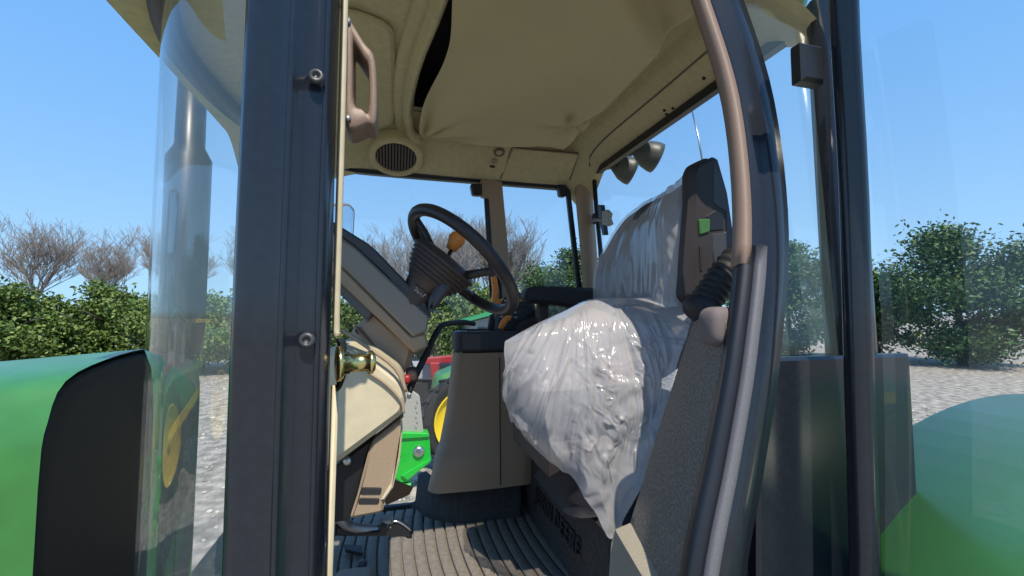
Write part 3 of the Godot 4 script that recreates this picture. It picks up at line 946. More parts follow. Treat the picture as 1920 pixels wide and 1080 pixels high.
# ================================================================ right-hand console and its levers
func build_console() -> void:
	var D := thing("side_console", "tall taupe side console with dark slotted top beside the seat", "console", Vector3(.35, FLOOR + .1, -1.9))
	# body: a loft of rounded plans that widens towards the floor
	var lv := [[1.585, .140, -1.800], [1.66, .158, -1.803], [1.735, .172, -1.806], [1.745, .184, -1.815], [1.90, .214, -1.818], [2.10, .236, -1.812], [2.14, .238, -1.81]]
	var st := S(0)
	var rows := []
	for l in lv:
		var row := []
		var x0: float = l[1]; var z0: float = l[2]
		row.append(Vector3(x0 + .035, l[0], -2.03))
		for j in 7:
			var a := PI / 2 * j / 6.0
			row.append(Vector3(x0 + .05 - .05 * cos(a), l[0], z0 - .06 + .06 * sin(a)))
		for x in [.35, .52, .60]: row.append(Vector3(x, l[0], z0 + .01 * sin(x * 6.0)))
		row.append(Vector3(.60, l[0], -2.03))
		rows.append(row)
	for i in rows.size() - 1:
		for j in rows[0].size() - 1: quad(st, rows[i][j], rows[i][j + 1], rows[i + 1][j + 1], rows[i + 1][j])
	put("body", st, M.taupe, D)
	st = S(0)
	tube(st, [Vector3(.428, 2.12, -1.797), Vector3(.430, 1.60, -1.785)], .0022, 6)
	put("panel_joint", st, M.recess_shade, D)
	# dark cap
	st = S()
	var cap := []
	for q in rows[-1]: cap.append(Vector3(q.x + (-.004 if q.x < .4 else .0), 2.145, q.z + (.006 if q.z > -2.0 else 0.0)))
	slab(st, cap, Vector3(0, .085, 0), .01)
	var cp := put("top_cap", st, M.slate, D)
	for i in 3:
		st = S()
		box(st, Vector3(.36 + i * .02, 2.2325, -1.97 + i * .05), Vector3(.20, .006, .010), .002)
		put("lever_slot", st, M.recess_shade, cp)
	# small levers standing in the slots
	var lev := thing("black_lever", "black upright lever in the console slot beside the orange handle", "lever", Vector3(.36, 2.23, -1.92))
	st = S()
	slab(st, Zs([[913, 625], [919, 590], [928, 588], [926, 628]], -1.92), Vector3(0, 0, -.025), .004)
	put("stem", st, M.black, lev)
	var ol := thing("range_lever", "long orange lever rising behind the steering wheel rim", "lever", Z(930, 570, -1.95))
	st = S()
	slab(st, Zs([[922, 518], [932, 518], [936, 545], [934, 560], [942, 562], [942, 574], [922, 572], [925, 545]], -1.95), Vector3(0, 0, -.03), .005, .006)
	put("handle", st, M.orange, ol)
	st = S()
	slab(st, Zs([[932, 516], [942, 522], [942, 560], [937, 562], [938, 545]], -1.955), Vector3(0, 0, -.03), .004, .004)
	put("guard", st, M.black, ol)
	st = S(0)
	tube(st, [Z(930, 572, -1.965), Z(928, 618, -1.965)], .007, 8)
	put("stem", st, M.black, ol)
	var hl := thing("throttle_lever", "short lever with curved orange grip on the console edge", "lever", Z(938, 620, -1.85))
	st = S(0)
	tube(st, spline([Z(938, 617, -1.85), Z(944, 606, -1.85), Z(950, 598, -1.85), Z(957, 596, -1.85)], 4), [.012, .013, .014, .015, .015, .015, .015, .014, .014, .014, .013, .012], 12)
	put("grip", st, M.orange, hl)
	st = S(0)
	tube(st, [Z(932, 632, -1.85), Z(941, 611, -1.85)], .010, 8)
	put("stem", st, M.black, hl)
	st = S(0)
	lathe(st, Z(943, 624, -1.845), Vector3(0, 0, 1), [[.0, .012], [.007, .012], [.010, .006], [.010, -.01]], 14)
	put("button", st, M.orange, hl)
	# control pod between console and armrest
	var P := thing("control_pod", "dark control pod with small keys below the padded armrest", "control panel", Vector3(.45, 2.2, -1.85))
	st = S()
	slab(st, Zs([[925, 632], [932, 590], [944, 568], [962, 550], [990, 548], [1004, 566], [1010, 610], [1040, 640]], -1.90), Vector3(0, 0, -.10), .012, .012)
	put("housing", st, M.slate, P)
	st = S()
	slab(st, Zs([[965, 630], [975, 605], [1000, 596], [1030, 600], [1040, 640]], -1.80), Vector3(0, 0, -.10), .012, .012)
	put("lower_housing", st, M.pad, P)
	for q in [[958, 587, M.letter], [966, 586, M.letter], [958, 594, M.letter], [967, 595, M.letter], [941, 594, M.steel], [949, 564, M.steel], [979, 563, M.yellow], [985, 575, M.slate], [975, 575, M.slate]]:
		st = S()
		box(st, Z(q[0], q[1], -1.897), Vector3(.012 if q[2] != M.yellow else .024, .009, .012), .002)
		put("key", st, q[2], P)
	st = S()
	slab(st, Zs([[1008, 580], [1016, 578], [1024, 600], [1022, 618], [1010, 618]], -1.86), Vector3(0, 0, -.05), .004)
	put("support", st, M.taupe, P)
	# tall black bent lever rising from the floor beside the column
	var G := thing("shift_lever", "long black bent rod lever rising beside the steering column", "lever", Z(768, 730, -1.35))
	st = S(0)
	tube(st, spline([Z(766, 735, -1.35), Z(780, 703, -1.36), Z(800, 662, -1.40), Z(817, 626, -1.46), Z(828, 611, -1.50), Z(845, 606, -1.56), Z(868, 604, -1.66), Z(888, 607, -1.76)], 5), [.011, .0105, .0105, .010, .010, .010], 12)
	put("rod", st, M.rubber, G)
	st = S(0)
	cushion(st, Z(772, 702, -1.35), Vector3(.035, .045, .05), .6)
	put("boss", st, M.dark_brown, G)
	st = S(0)
	cushion(st, Z(763, 711, -1.33), Vector3(.022, .028, .03), .7)
	put("warning_lamp", st, M.red, G)
	# foot pedal
	var F := thing("foot_pedal", "worn black foot pedal on a curved arm under the dashboard", "pedal", Z(700, 990, -1.12))
	st = S(0)
	tube(st, spline([Z(600, 930, -1.10), Z(640, 975, -1.10), Z(660, 988, -1.11), Z(700, 992, -1.12), Z(735, 990, -1.13)], 5), .011, 10)
	put("arm", st, M.dull_steel, F)
	st = S()
	slab(st, Zs([[628, 984], [660, 996], [710, 996], [716, 980], [732, 988], [742, 978], [756, 982], [772, 996], [773, 1011], [765, 1012], [760, 1008], [628, 1006]], -1.105), Vector3(0, 0, -.02), .004, .003)
	put("plate", st, M.black, F)
	st = S(0)
	var ed := []
	for q in [[738, 978], [745, 978], [757, 984], [771, 995]]: ed.append(Z(q[0], q[1], -1.103))
	tube(st, spline(ed, 4), .003, 6)
	put("worn_edge", st, M.steel, F)
	st = S()
	box(st, Z(725, 975, -1.125) , Vector3(.03, .018, .03), .005)
	put("clevis", st, M.dull_steel, F)
	st = S()
	slab(st, [Y(645, 1020, 1.48), Y(678, 1022, 1.48), Y(680, 1037, 1.48), Y(648, 1030, 1.48)], Vector3(0, -.012, 0), .002)
	put("pedal_pad", st, M.rubber, F)
	var F2 := thing("floor_bolt", "round bolt head and bracket on the ribbed floor mat edge", "bolt", Y(675, 1075, 1.46))
	st = S(0)
	lathe(st, Y(676, 1072, 1.46), Vector3(.2, 1, .1), [[.028, -.01], [.028, .0], [.016, .012], [.016, .03], [.011, .036], [0, .036]], 12)
	put("head", st, M.slate, F2)
	st = S(0)
	cushion(st, Y(662, 1092, 1.465), Vector3(.12, .05, .10), .5)
	put("bracket", st, M.brown, F2)

# ================================================================ seat, plastic covers, armrests
func patch(rows: Array, u: float, v: float) -> Vector3:
	var nr := rows.size(); var fv := v * (nr - 1); var j := mini(int(fv), nr - 2); var tv := fv - j
	var nc: int = rows[0].size(); var fu := u * (nc - 1); var i := mini(int(fu), nc - 2); var tu := fu - i
	var col := []
	for a in [-1, 0, 1, 2]:
		var r: Array = rows[clampi(j + a, 0, nr - 1)]
		col.append(r[i].cubic_interpolate(r[i + 1], r[max(i - 1, 0)], r[min(i + 2, nc - 1)], tu))
	return col[1].cubic_interpolate(col[2], col[0], col[3], tv)
# a creased sheet: flat triangles between random heights
func hash2(i: int, j: int, k: int) -> float:
	var h := (i * 374761393 + j * 668265263 + k * 974634777) & 0x7fffffff
	h = ((h ^ (h >> 13)) * 1274126177) & 0x7fffffff
	return float((h ^ (h >> 16)) & 0xffff) / 65535.0
func facet(x: float, y: float, k: int) -> float:
	var sx := x + y * .5
	var i := floori(sx); var j := floori(y)
	var fx := sx - i; var fy := y - j
	if fx + fy < 1.0:
		return hash2(i, j, k) * (1.0 - fx - fy) + hash2(i + 1, j, k) * fx + hash2(i, j + 1, k) * fy
	return hash2(i + 1, j + 1, k) * (fx + fy - 1.0) + hash2(i + 1, j, k) * (1.0 - fy) + hash2(i, j + 1, k) * (1.0 - fx)
func film(st: SurfaceTool, rows: Array, nu: int, nv: int, push: Callable) -> void:
	var f := func(u: float, v: float) -> Vector3:
		var p := patch(rows, u, v)
		var e := .004
		var du := patch(rows, minf(u + e, 1), v) - patch(rows, maxf(u - e, 0), v)
		var dv := patch(rows, u, minf(v + e, 1)) - patch(rows, u, maxf(v - e, 0))
		var nrm := dv.cross(du).normalized()
		if nrm.z < -.3 or (absf(nrm.z) <= .3 and nrm.y < 0): nrm = -nrm
		return p + nrm * (push.call(u, v, p) as float)
	grid(st, f, nu, nv)
func build_seat() -> void:
	var D := thing("operator_seat", "taupe padded operator seat on a dark pedestal under clear plastic", "seat", Vector3(.6, FLOOR + .27, -1.33))
	var st := S(0)
	var rows := []
	for i in 13:
		var t := i / 12.0
		var s := 1.0 + (.05 if i % 2 == 0 else -.03)
		var row := []
		var ring := rounded([Vector3(-.20 * s, 0, -.20 * s), Vector3(.20 * s, 0, -.20 * s), Vector3(.20 * s, 0, .17 * s), Vector3(-.20 * s, 0, .17 * s)], .06, 4)
		for q in ring: row.append(q + Vector3(.70, lerpf(1.72, 2.04, t), -1.36))
		rows.append(row)
	for i in 12:
		for j in rows[0].size():
			var k: int = (j + 1) % rows[0].size()
			quad(st, rows[i][j], rows[i][k], rows[i + 1][k], rows[i + 1][j])
	put("suspension_bellows", st, M.pad, D)
	st = S()
	box(st, Vector3(.62, 1.90, -1.36), Vector3(.40, .10, .44), .03)
	put("seat_pan", st, M.dark_brown, D)

	# plastic over the cushion: rows run from the far edge over the top and down the near side
	var spec := [
		[[985, 740, -1.52], [1020, 715, -1.54], [1065, 690, -1.54], [1110, 670, -1.54], [1160, 660, -1.54], [1230, 645, -1.52], [1280, 620, -1.50]],
		[[962, 668, -1.36], [1014, 634, -1.37], [1060, 610, -1.37], [1106, 588, -1.37], [1156, 582, -1.36], [1226, 576, -1.34], [1277, 552, -1.32]],
		[[949, 640, -1.25], [1006, 608, -1.24], [1056, 584, -1.23], [1104, 562, -1.22], [1158, 559, -1.22], [1232, 554, -1.20], [1283, 526, -1.17]],
		[[946, 652, -1.20], [1008, 622, -1.13], [1062, 603, -1.10], [1115, 590, -1.09], [1165, 590, -1.09], [1232, 582, -1.08], [1294, 552, -1.05]],
		[[946, 685, -1.18], [1002, 672, -1.09], [1062, 662, -1.06], [1120, 655, -1.05], [1175, 655, -1.05], [1235, 640, -1.04], [1298, 600, -1.00]],
		[[948, 730, -1.17], [1000, 732, -1.07], [1060, 730, -1.035], [1122, 724, -1.03], [1182, 718, -1.03], [1235, 712, -1.02], [1278, 672, -.99]],
		[[956, 778, -1.17], [1004, 792, -1.07], [1062, 798, -1.04], [1122, 796, -1.02], [1180, 790, -1.02], [1222, 784, -1.01], [1262, 740, -.98]],
		[[968, 806, -1.18], [1014, 836, -1.09], [1064, 852, -1.05], [1118, 868, -1.03], [1166, 872, -1.02], [1205, 850, -1.00], [1248, 800, -.97]],
		[[986, 832, -1.20], [1030, 866, -1.12], [1072, 890, -1.07], [1112, 945, -1.05], [1148, 1006, -1.03], [1185, 950, -1.00], [1238, 850, -.97]]]
	var G := []
	for r in spec:
		var row := []
		for q in r: row.append(Z(q[0], q[1], q[2]))
		G.append(row)
	var n1 := FastNoiseLite.new(); n1.seed = 21; n1.frequency = 1.0; n1.fractal_type = FastNoiseLite.FRACTAL_NONE
	var n2 := FastNoiseLite.new(); n2.seed = 22; n2.frequency = 14.0; n2.noise_type = FastNoiseLite.TYPE_CELLULAR; n2.cellular_return_type = FastNoiseLite.RETURN_DISTANCE2_SUB; n2.fractal_type = FastNoiseLite.FRACTAL_NONE
	var n3 := FastNoiseLite.new(); n3.seed = 23; n3.frequency = 7.0; n3.fractal_octaves = 3
	var n4 := FastNoiseLite.new(); n4.seed = 24; n4.frequency = 26.0; n4.noise_type = FastNoiseLite.TYPE_CELLULAR; n4.cellular_return_type = FastNoiseLite.RETURN_DISTANCE2_SUB; n4.fractal_type = FastNoiseLite.FRACTAL_NONE
	# straight tension folds: [u0, v0, u1, v1, height, width]
	var rng := RandomNumberGenerator.new(); rng.seed = 77
	var folds := []
	for i in 95:
		var u0 := rng.randf_range(.12, .82); var v0 := rng.randf_range(.30, .62)
		var sp := (u0 - .52) * rng.randf_range(.5, 1.1) + rng.randf_range(-.08, .08)
		var ln := rng.randf_range(.12, .42)
		folds.append([u0, v0, u0 + sp * ln * 2.2, v0 + ln, rng.randf_range(.003, .010), rng.randf_range(.005, .017)])
	for i in 60:
		var u0 := rng.randf_range(.42, .88); var v0 := rng.randf_range(.42, .85); var an := rng.randf() * TAU; var ln := rng.randf_range(.04, .12)
		folds.append([u0, v0, u0 + cos(an) * ln, v0 + sin(an) * ln, rng.randf_range(.003, .008), rng.randf_range(.005, .012)])
	var push := func(u: float, v: float, p: Vector3) -> float:
		# a few long soft folds fan out from the top edge; crisp creases where the film is slack
		var down := smoothstep(.30, .55, v)
		var warp := n3.get_noise_2d(p.x * .35, p.y * .35)
		var fan := (u - .55) * 3.6 / (.45 + .9 * v) + .5 * warp
		var rid := 1.0 - absf(n1.get_noise_2d(fan, v * .5 + 4.0)) * 2.4
		var q := Vector2(p.x - p.z * .3, p.y) + Vector2(n3.get_noise_2d(p.x * .8, p.y * .8), n3.get_noise_2d(p.y * .8, p.x * .8 + 9)) * .05
		var big := facet(q.x * 15.0 + q.y * 3.0, q.y * 7.0, 3)
		var mid := facet(q.x * 34.0 - q.y * 9.0, q.y * 17.0, 5)
		var fin := facet(q.x * 80.0 + q.y * 16.0, q.y * 46.0, 8)
		var slack := smoothstep(.30, .52, u) * smoothstep(.34, .5, v) * (.3 + .7 * smoothstep(-.25, .3, n3.get_noise_2d(p.x * .6 + 3.0, p.y * .6)))
		var calm := .25 + .75 * slack
		var fo := 0.0
		for f in folds:
			var A := Vector2(f[0] * .46, f[1] * .75); var Bv := Vector2(f[2] * .46, f[3] * .75); var Pq := Vector2(u * .46, v * .75)
			var ab := Bv - A; var tt := clampf((Pq - A).dot(ab) / ab.length_squared(), 0, 1)
			var dd := Pq.distance_to(A + ab * tt)
			var wd: float = f[5]
			if dd < wd: fo = maxf(fo, f[4] * pow(1.0 - dd / wd, 1.3) * smoothstep(0., .15, tt) * smoothstep(1., .8, tt))
		return fo + down * .006 * rid + down * .018 * big * calm + .010 * mid * (.06 + .94 * slack) + .0038 * fin * (.08 + .92 * slack)
	st = S(0)
	film(st, G.slice(2, 6), 40, 40, func(u: float, v: float, p: Vector3) -> float: return -.022)
	cushion(st, Vector3(.60, 2.10, -1.33), Vector3(.42, .18, .36), .4)
	put("seat_cushion", st, M.seat, D)
	st = S(0)
	film(st, G, 240, 280, push)
	var cv := put("cushion_plastic", st, M.film)
	tag(cv, "crumpled clear plastic cover hanging off the seat cushion, brightly sunlit", "plastic cover", "plastic seat covers")

	# plastic over the backrest: rows by height, columns from the far edge round to the near side
	var spec2 := [
		[[1116, 600, -1.56], [1150, 590, -1.46], [1195, 590, -1.30], [1228, 580, -1.14], [1262, 575, -1.06], [1320, 570, -1.03]],
		[[1112, 560, -1.56], [1150, 550, -1.46], [1196, 545, -1.30], [1233, 540, -1.14], [1262, 540, -1.06], [1320, 540, -1.03]],
		[[1117, 500, -1.56], [1155, 495, -1.46], [1200, 490, -1.30], [1236, 485, -1.14], [1264, 485, -1.06], [1320, 480, -1.03]],
		[[1142, 448, -1.56], [1172, 440, -1.46], [1208, 435, -1.30], [1238, 432, -1.14], [1267, 430, -1.06], [1322, 430, -1.03]],
		[[1168, 410, -1.55], [1193, 400, -1.46], [1218, 395, -1.30], [1243, 390, -1.14], [1271, 385, -1.06], [1322, 385, -1.03]],
		[[1192, 391, -1.52], [1214, 380, -1.42], [1236, 370, -1.28], [1254, 362, -1.14], [1280, 350, -1.07], [1322, 345, -1.04]],
		[[1215, 375, -1.48], [1235, 366, -1.38], [1252, 358, -1.26], [1265, 350, -1.16], [1290, 330, -1.09], [1322, 312, -1.06]],
		[[1240, 380, -1.50], [1262, 372, -1.42], [1276, 362, -1.30], [1290, 352, -1.20], [1305, 335, -1.14], [1330, 320, -1.10]]]
	var H := []
	for r in spec2:
		var row := []
		for q in r: row.append(Z(q[0], q[1], q[2]))
		H.append(row)
	var push2 := func(u: float, v: float, p: Vector3) -> float:
		var nearu := smoothstep(.5, .75, u)
		var rid := 1.0 - absf(n1.get_noise_2d(u * 9.0 + v, v * 1.3)) * 2.2
		var cr := facet((p.z + p.x) * 22.0 + p.y * 4.0, p.y * 9.0, 12) * 1.6 + .35 * facet((p.z + p.x) * 60.0, p.y * 30.0, 13)
		return .002 * rid + .013 * nearu * cr + .008 * exp(-pow((u - .62 - .05 * sin(v * 5.0)) / .03, 2.0)) + .003 * n3.get_noise_3d(p.x, p.y * .4, p.z)
	st = S(0)
	film(st, H, 40, 40, func(u: float, v: float, p: Vector3) -> float: return -.010)
	put("backrest", st, M.seat, D)
	st = S(0)
	cushion(st, Vector3(.885, 2.42, -1.30), Vector3(.07, .56, .40), .45)
	put("backrest_shell", st, M.dark_brown, D)
	st = S(0)
	film(st, H, 110, 110, push2)
	cv = put("backrest_plastic", st, M.film)
	tag(cv, "loose clear plastic cover draped over the seat backrest", "plastic cover", "plastic seat covers")

	# padded armrest beyond the seat
	var A := thing("padded_armrest", "long dark padded armrest beyond the seat cushion", "armrest", Z(1050, 570, -1.66))
	st = S()
	slab(st, Zs([[984, 556], [990, 540], [1003, 536], [1060, 537], [1150, 541], [1150, 600], [1113, 586], [1070, 576], [1030, 570], [992, 568]], -1.60), Vector3(0, 0, -.085), .014, .010)
	put("pad", st, M.pad, A)
	st = S()
	slab(st, Zs([[1010, 568], [1030, 568], [1032, 620], [1016, 620]], -1.66), Vector3(0, 0, -.04), .006)
	put("bracket", st, M.dark_brown, A)

	# near armrest folded upright
	var U := thing("folded_armrest", "dark brown armrest folded upright beside the backrest with a green tag", "armrest", Z(1320, 590, -1.0))
	st = S()
	slab(st, Zs([[1296, 322], [1304, 304], [1330, 292], [1348, 297], [1366, 360], [1378, 440], [1372, 530], [1346, 560], [1318, 590], [1284, 556], [1288, 500], [1292, 440], [1297, 380]], -.985), Vector3(0, 0, -.055), .016, .012)
	put("shell", st, M.armrest, U)
	st = S()
	slab(st, Zs([[1324, 405], [1344, 392], [1358, 400], [1358, 431], [1332, 434]], -.982), Vector3(0, 0, -.012), .003, .004)
	put("recess", st, M.black, U)
	st = S()
	slab(st, Zs([[1311, 411], [1332, 410], [1332, 434], [1313, 440]], -.979), Vector3(0, 0, -.008), .002, .004)
	put("green_tag", st, M.green_tag, U)
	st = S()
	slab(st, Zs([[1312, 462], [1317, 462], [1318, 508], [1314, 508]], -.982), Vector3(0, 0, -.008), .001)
	put("slot", st, M.recess_shade, U)
	st = S()
	slab(st, Zs([[1336, 292], [1348, 297], [1366, 360], [1378, 440], [1372, 530], [1346, 556], [1334, 470], [1333, 436], [1360, 433], [1360, 398], [1344, 390], [1335, 380]], -.983), Vector3(0, 0, -.03), .006, .006)
	put("side_cover", st, M.slate, U)
	# corrugated hose
	var B := thing("corrugated_hose", "black corrugated hose looping up beside the folded armrest", "hose", Z(1318, 585, -.90))
	st = S(0)
	var ax := spline([Z(1312, 582, -.90), Z(1330, 556, -.90), Z(1352, 524, -.895), Z(1378, 492, -.89), Z(1404, 470, -.90)], 12)
	var pp := []; var rr := []
	for i in ax.size():
		pp.append(ax[i]); rr.append(.036 + .0035 * sin(i * TAU / 4.0))
	tube(st, pp, rr, 20)
	put("bellows", st, M.rubber, B)
	st = S(0)
	lathe(st, Z(1304, 592, -.90), Z(1330, 556, -.90) - Z(1304, 592, -.90), [[0, 0], [.034, 0], [.041, .01], [.041, .03], [.036, .034]], 20)
	put("cuff", st, M.pad, B)

# ================================================================ small fittings
func build_small() -> void:
	# grab handle on the front pillar
	var H := thing("grab_handle", "brown plastic grab handle on the front door pillar", "handle", Z(650, 130, -.70))
	var st := S()
	var outer := [[646, 12], [658, 36], [682, 76], [704, 112], [706, 224], [688, 234], [648, 238], [646, 130]]
	var inner := [[662, 84], [668, 86], [681, 108], [690, 128], [690, 206], [677, 201], [663, 188], [662, 130]]
	var fo := []; var fi := []; var bo := []; var bi := []
	var od := spline(outer.map(func(q): return Z(q[0], q[1], -.685)), 4, true); var idd := spline(inner.map(func(q): return Z(q[0], q[1], -.685)), 4, true)
	st = S(0)
	var K := od.size()
	# a rounded ring: front face, chamfers and back
	var rings := [[.20, .0], [.06, .002], [.0, .007], [.0, .034], [.06, .038], [.5, .039], [.94, .038], [1.0, .034], [1.0, .007], [.94, .002], [.80, .0]]
	for i in rings.size():
		var r0 = rings[i]; var r1 = rings[(i + 1) % rings.size()]
		for j in K:
			var k := (j + 1) % K
			var g := func(r: Array, q: int) -> Vector3: return od[q].lerp(idd[q], r[0]) + Vector3(0, 0, -r[1] * 1.5)
			quad(st, g.call(r0, j), g.call(r1, j), g.call(r1, k), g.call(r0, k))
	put("loop", st, M.brown, H)
	for q in [[652, 40], [652, 222]]:
		st = S(0)
		lathe(st, Z(q[0], q[1], -.684), Vector3(0, 0, 1), [[.005, 0], [.005, .002], [0, .0025]], 10)
		put("screw", st, M.dull_steel, H)
	# door striker
	var K2 := thing("door_striker", "brass door striker pin on the black front pillar", "striker", Z(640, 680, -.63))
	var dir := Vector3(1, .0, -.25).normalized()
	var o := Z(637, 682, -.640)
	st = S(0)
	lathe(st, o, dir, [[0, -.004], [.024, -.004], [.024, .001], [.020, .004], [.0155, .004], [.0155, .012], [.0125, .013], [.0125, .036], [.0165, .037], [.0165, .043], [.0125, .046], [0, .046]], 24)
	put("pin", st, M.brass, K2)
	st = S()
	slab(st, Zs([[631, 632], [646, 640], [648, 705], [640, 728], [630, 738]], -.652), Vector3(0, 0, -.03), .004, .006)
	put("base_plate", st, M.black, K2)
	# exterior mirror beyond the windshield
	var R := thing("side_mirror", "rectangular outside mirror with dark housing beyond the windshield", "mirror", Z(640, 470, -2.45))
	st = S()
	slab(st, Zs([[596, 382], [655, 380], [667, 392], [663, 470], [655, 492], [596, 494]], -2.50), Vector3(-.03, 0, -.05), .01, .02)
	put("housing", st, M.grey_metal, R)
	st = S()
	slab(st, [Z(600, 388, -2.475), Z(653, 386, -2.385), Z(661, 396, -2.370), Z(657, 468, -2.362), Z(650, 486, -2.372), Z(600, 488, -2.460)], Vector3(.006, 0, -.011), .001)
	put("mirror_glass", st, M.mirror, R)
	st = S(0)
	tube(st, [Z(620, 470, -2.46), Z(612, 560, -2.40), Z(612, 640, -2.10)], .012, 8)
	put("bracket", st, M.black, R)
	# work lamps outside the rear window
	for q in [[1167, 314, "dark round work lamp closest to the rear corner post", 1.05], [1211, 288, "dark round work lamp mounted below the rear roof edge, farther from the corner post", 1.06]]:
		var c := X(q[0], q[1], q[3])
		var L := thing("work_lamp", q[2], "lamp", c, "work lamps behind the rear window")
		var ax := Vector3(1, -.42, .22).normalized()
		st = S(0)
		lathe(st, c - ax * .05, ax, [[0, -.01], [.022, -.008], [.036, .015], [.058, .05], [.066, .085], [.066, .105], [.06, .108], [.055, .098], [0, .09]], 26)
		put("housing", st, M.lamp, L)
		st = S(0)
		tube(st, [c - ax * .045, c + Vector3(-.03, .05, -.05), c + Vector3(-.03, .12, -.05)], .014, 10)
		put("bracket", st, M.black, L)
		st = S(0)
		cushion(st, c - ax * .06 + Vector3(0, -.005, -.02), Vector3(.03, .04, .05), .7)
		put("connector", st, M.black, L)
	# whip aerial
	var A := thing("radio_aerial", "thin whip aerial standing behind the rear window", "aerial", X(1322, 330, 1.3))
	st = S(0)
	tube(st, [X(1322, 330, 1.3), X(1310, 260, 1.3), X(1297, 205, 1.3)], [.0045, .004, .0035], 8)
	put("rod", st, M.steel, A)
	st = S(0)
	tube(st, [X(1322, 330, 1.3), X(1326, 420, 1.3), X(1326, 700, 1.1)], .008, 8)
	put("mast", st, M.black, A)
	# rear window catch
	var W := thing("window_catch", "grey window catch with black bar on the rear corner post", "catch", X(1125, 420, .92))
	st = S()
	slab(st, [X(1121, 384, .915), X(1127, 384, .915), X(1134, 440, .915), X(1129, 441, .915), X(1122, 410, .915)], Vector3(.02, 0, 0), .002)
	put("bar", st, M.black, W)
	st = S()
	slab(st, [X(1128, 396, .905), X(1136, 393, .905), X(1142, 400, .905), X(1140, 409, .905), X(1144, 420, .905), X(1137, 424, .905), X(1128, 421, .905)], Vector3(.02, 0, 0), .003)
	put("thumb_plate", st, M.grey_plate, W)
	st = S(0)
	tube(st, [Z(1112, 413, -1.90), X(1130, 412, .915)], .009, 8)
	put("spindle", st, M.dull_steel, W)
	st = S(0)
	cushion(st, Z(1116, 410, -1.93), Vector3(.03, .055, .03), .6)
	put("boss", st, M.black, W)
	# mirror pivot seen past the side post
	var V := thing("bracket_knob", "taupe clamp knob outside the side post", "knob", Z(958, 490, -2.10))
	st = S(0)
	lathe(st, Z(957, 502, -2.10), Vector3.UP, [[0, 0], [.014, .0], [.022, .012], [.022, .026], [.012, .036], [.012, .07], [.009, .078], [0, .078]], 16)
	put("knob", st, M.taupe, V)
	st = S(0)
	tube(st, [Z(935, 494, -2.075), Z(957, 494, -2.10)], .010, 8)
	put("arm", st, M.taupe, V)

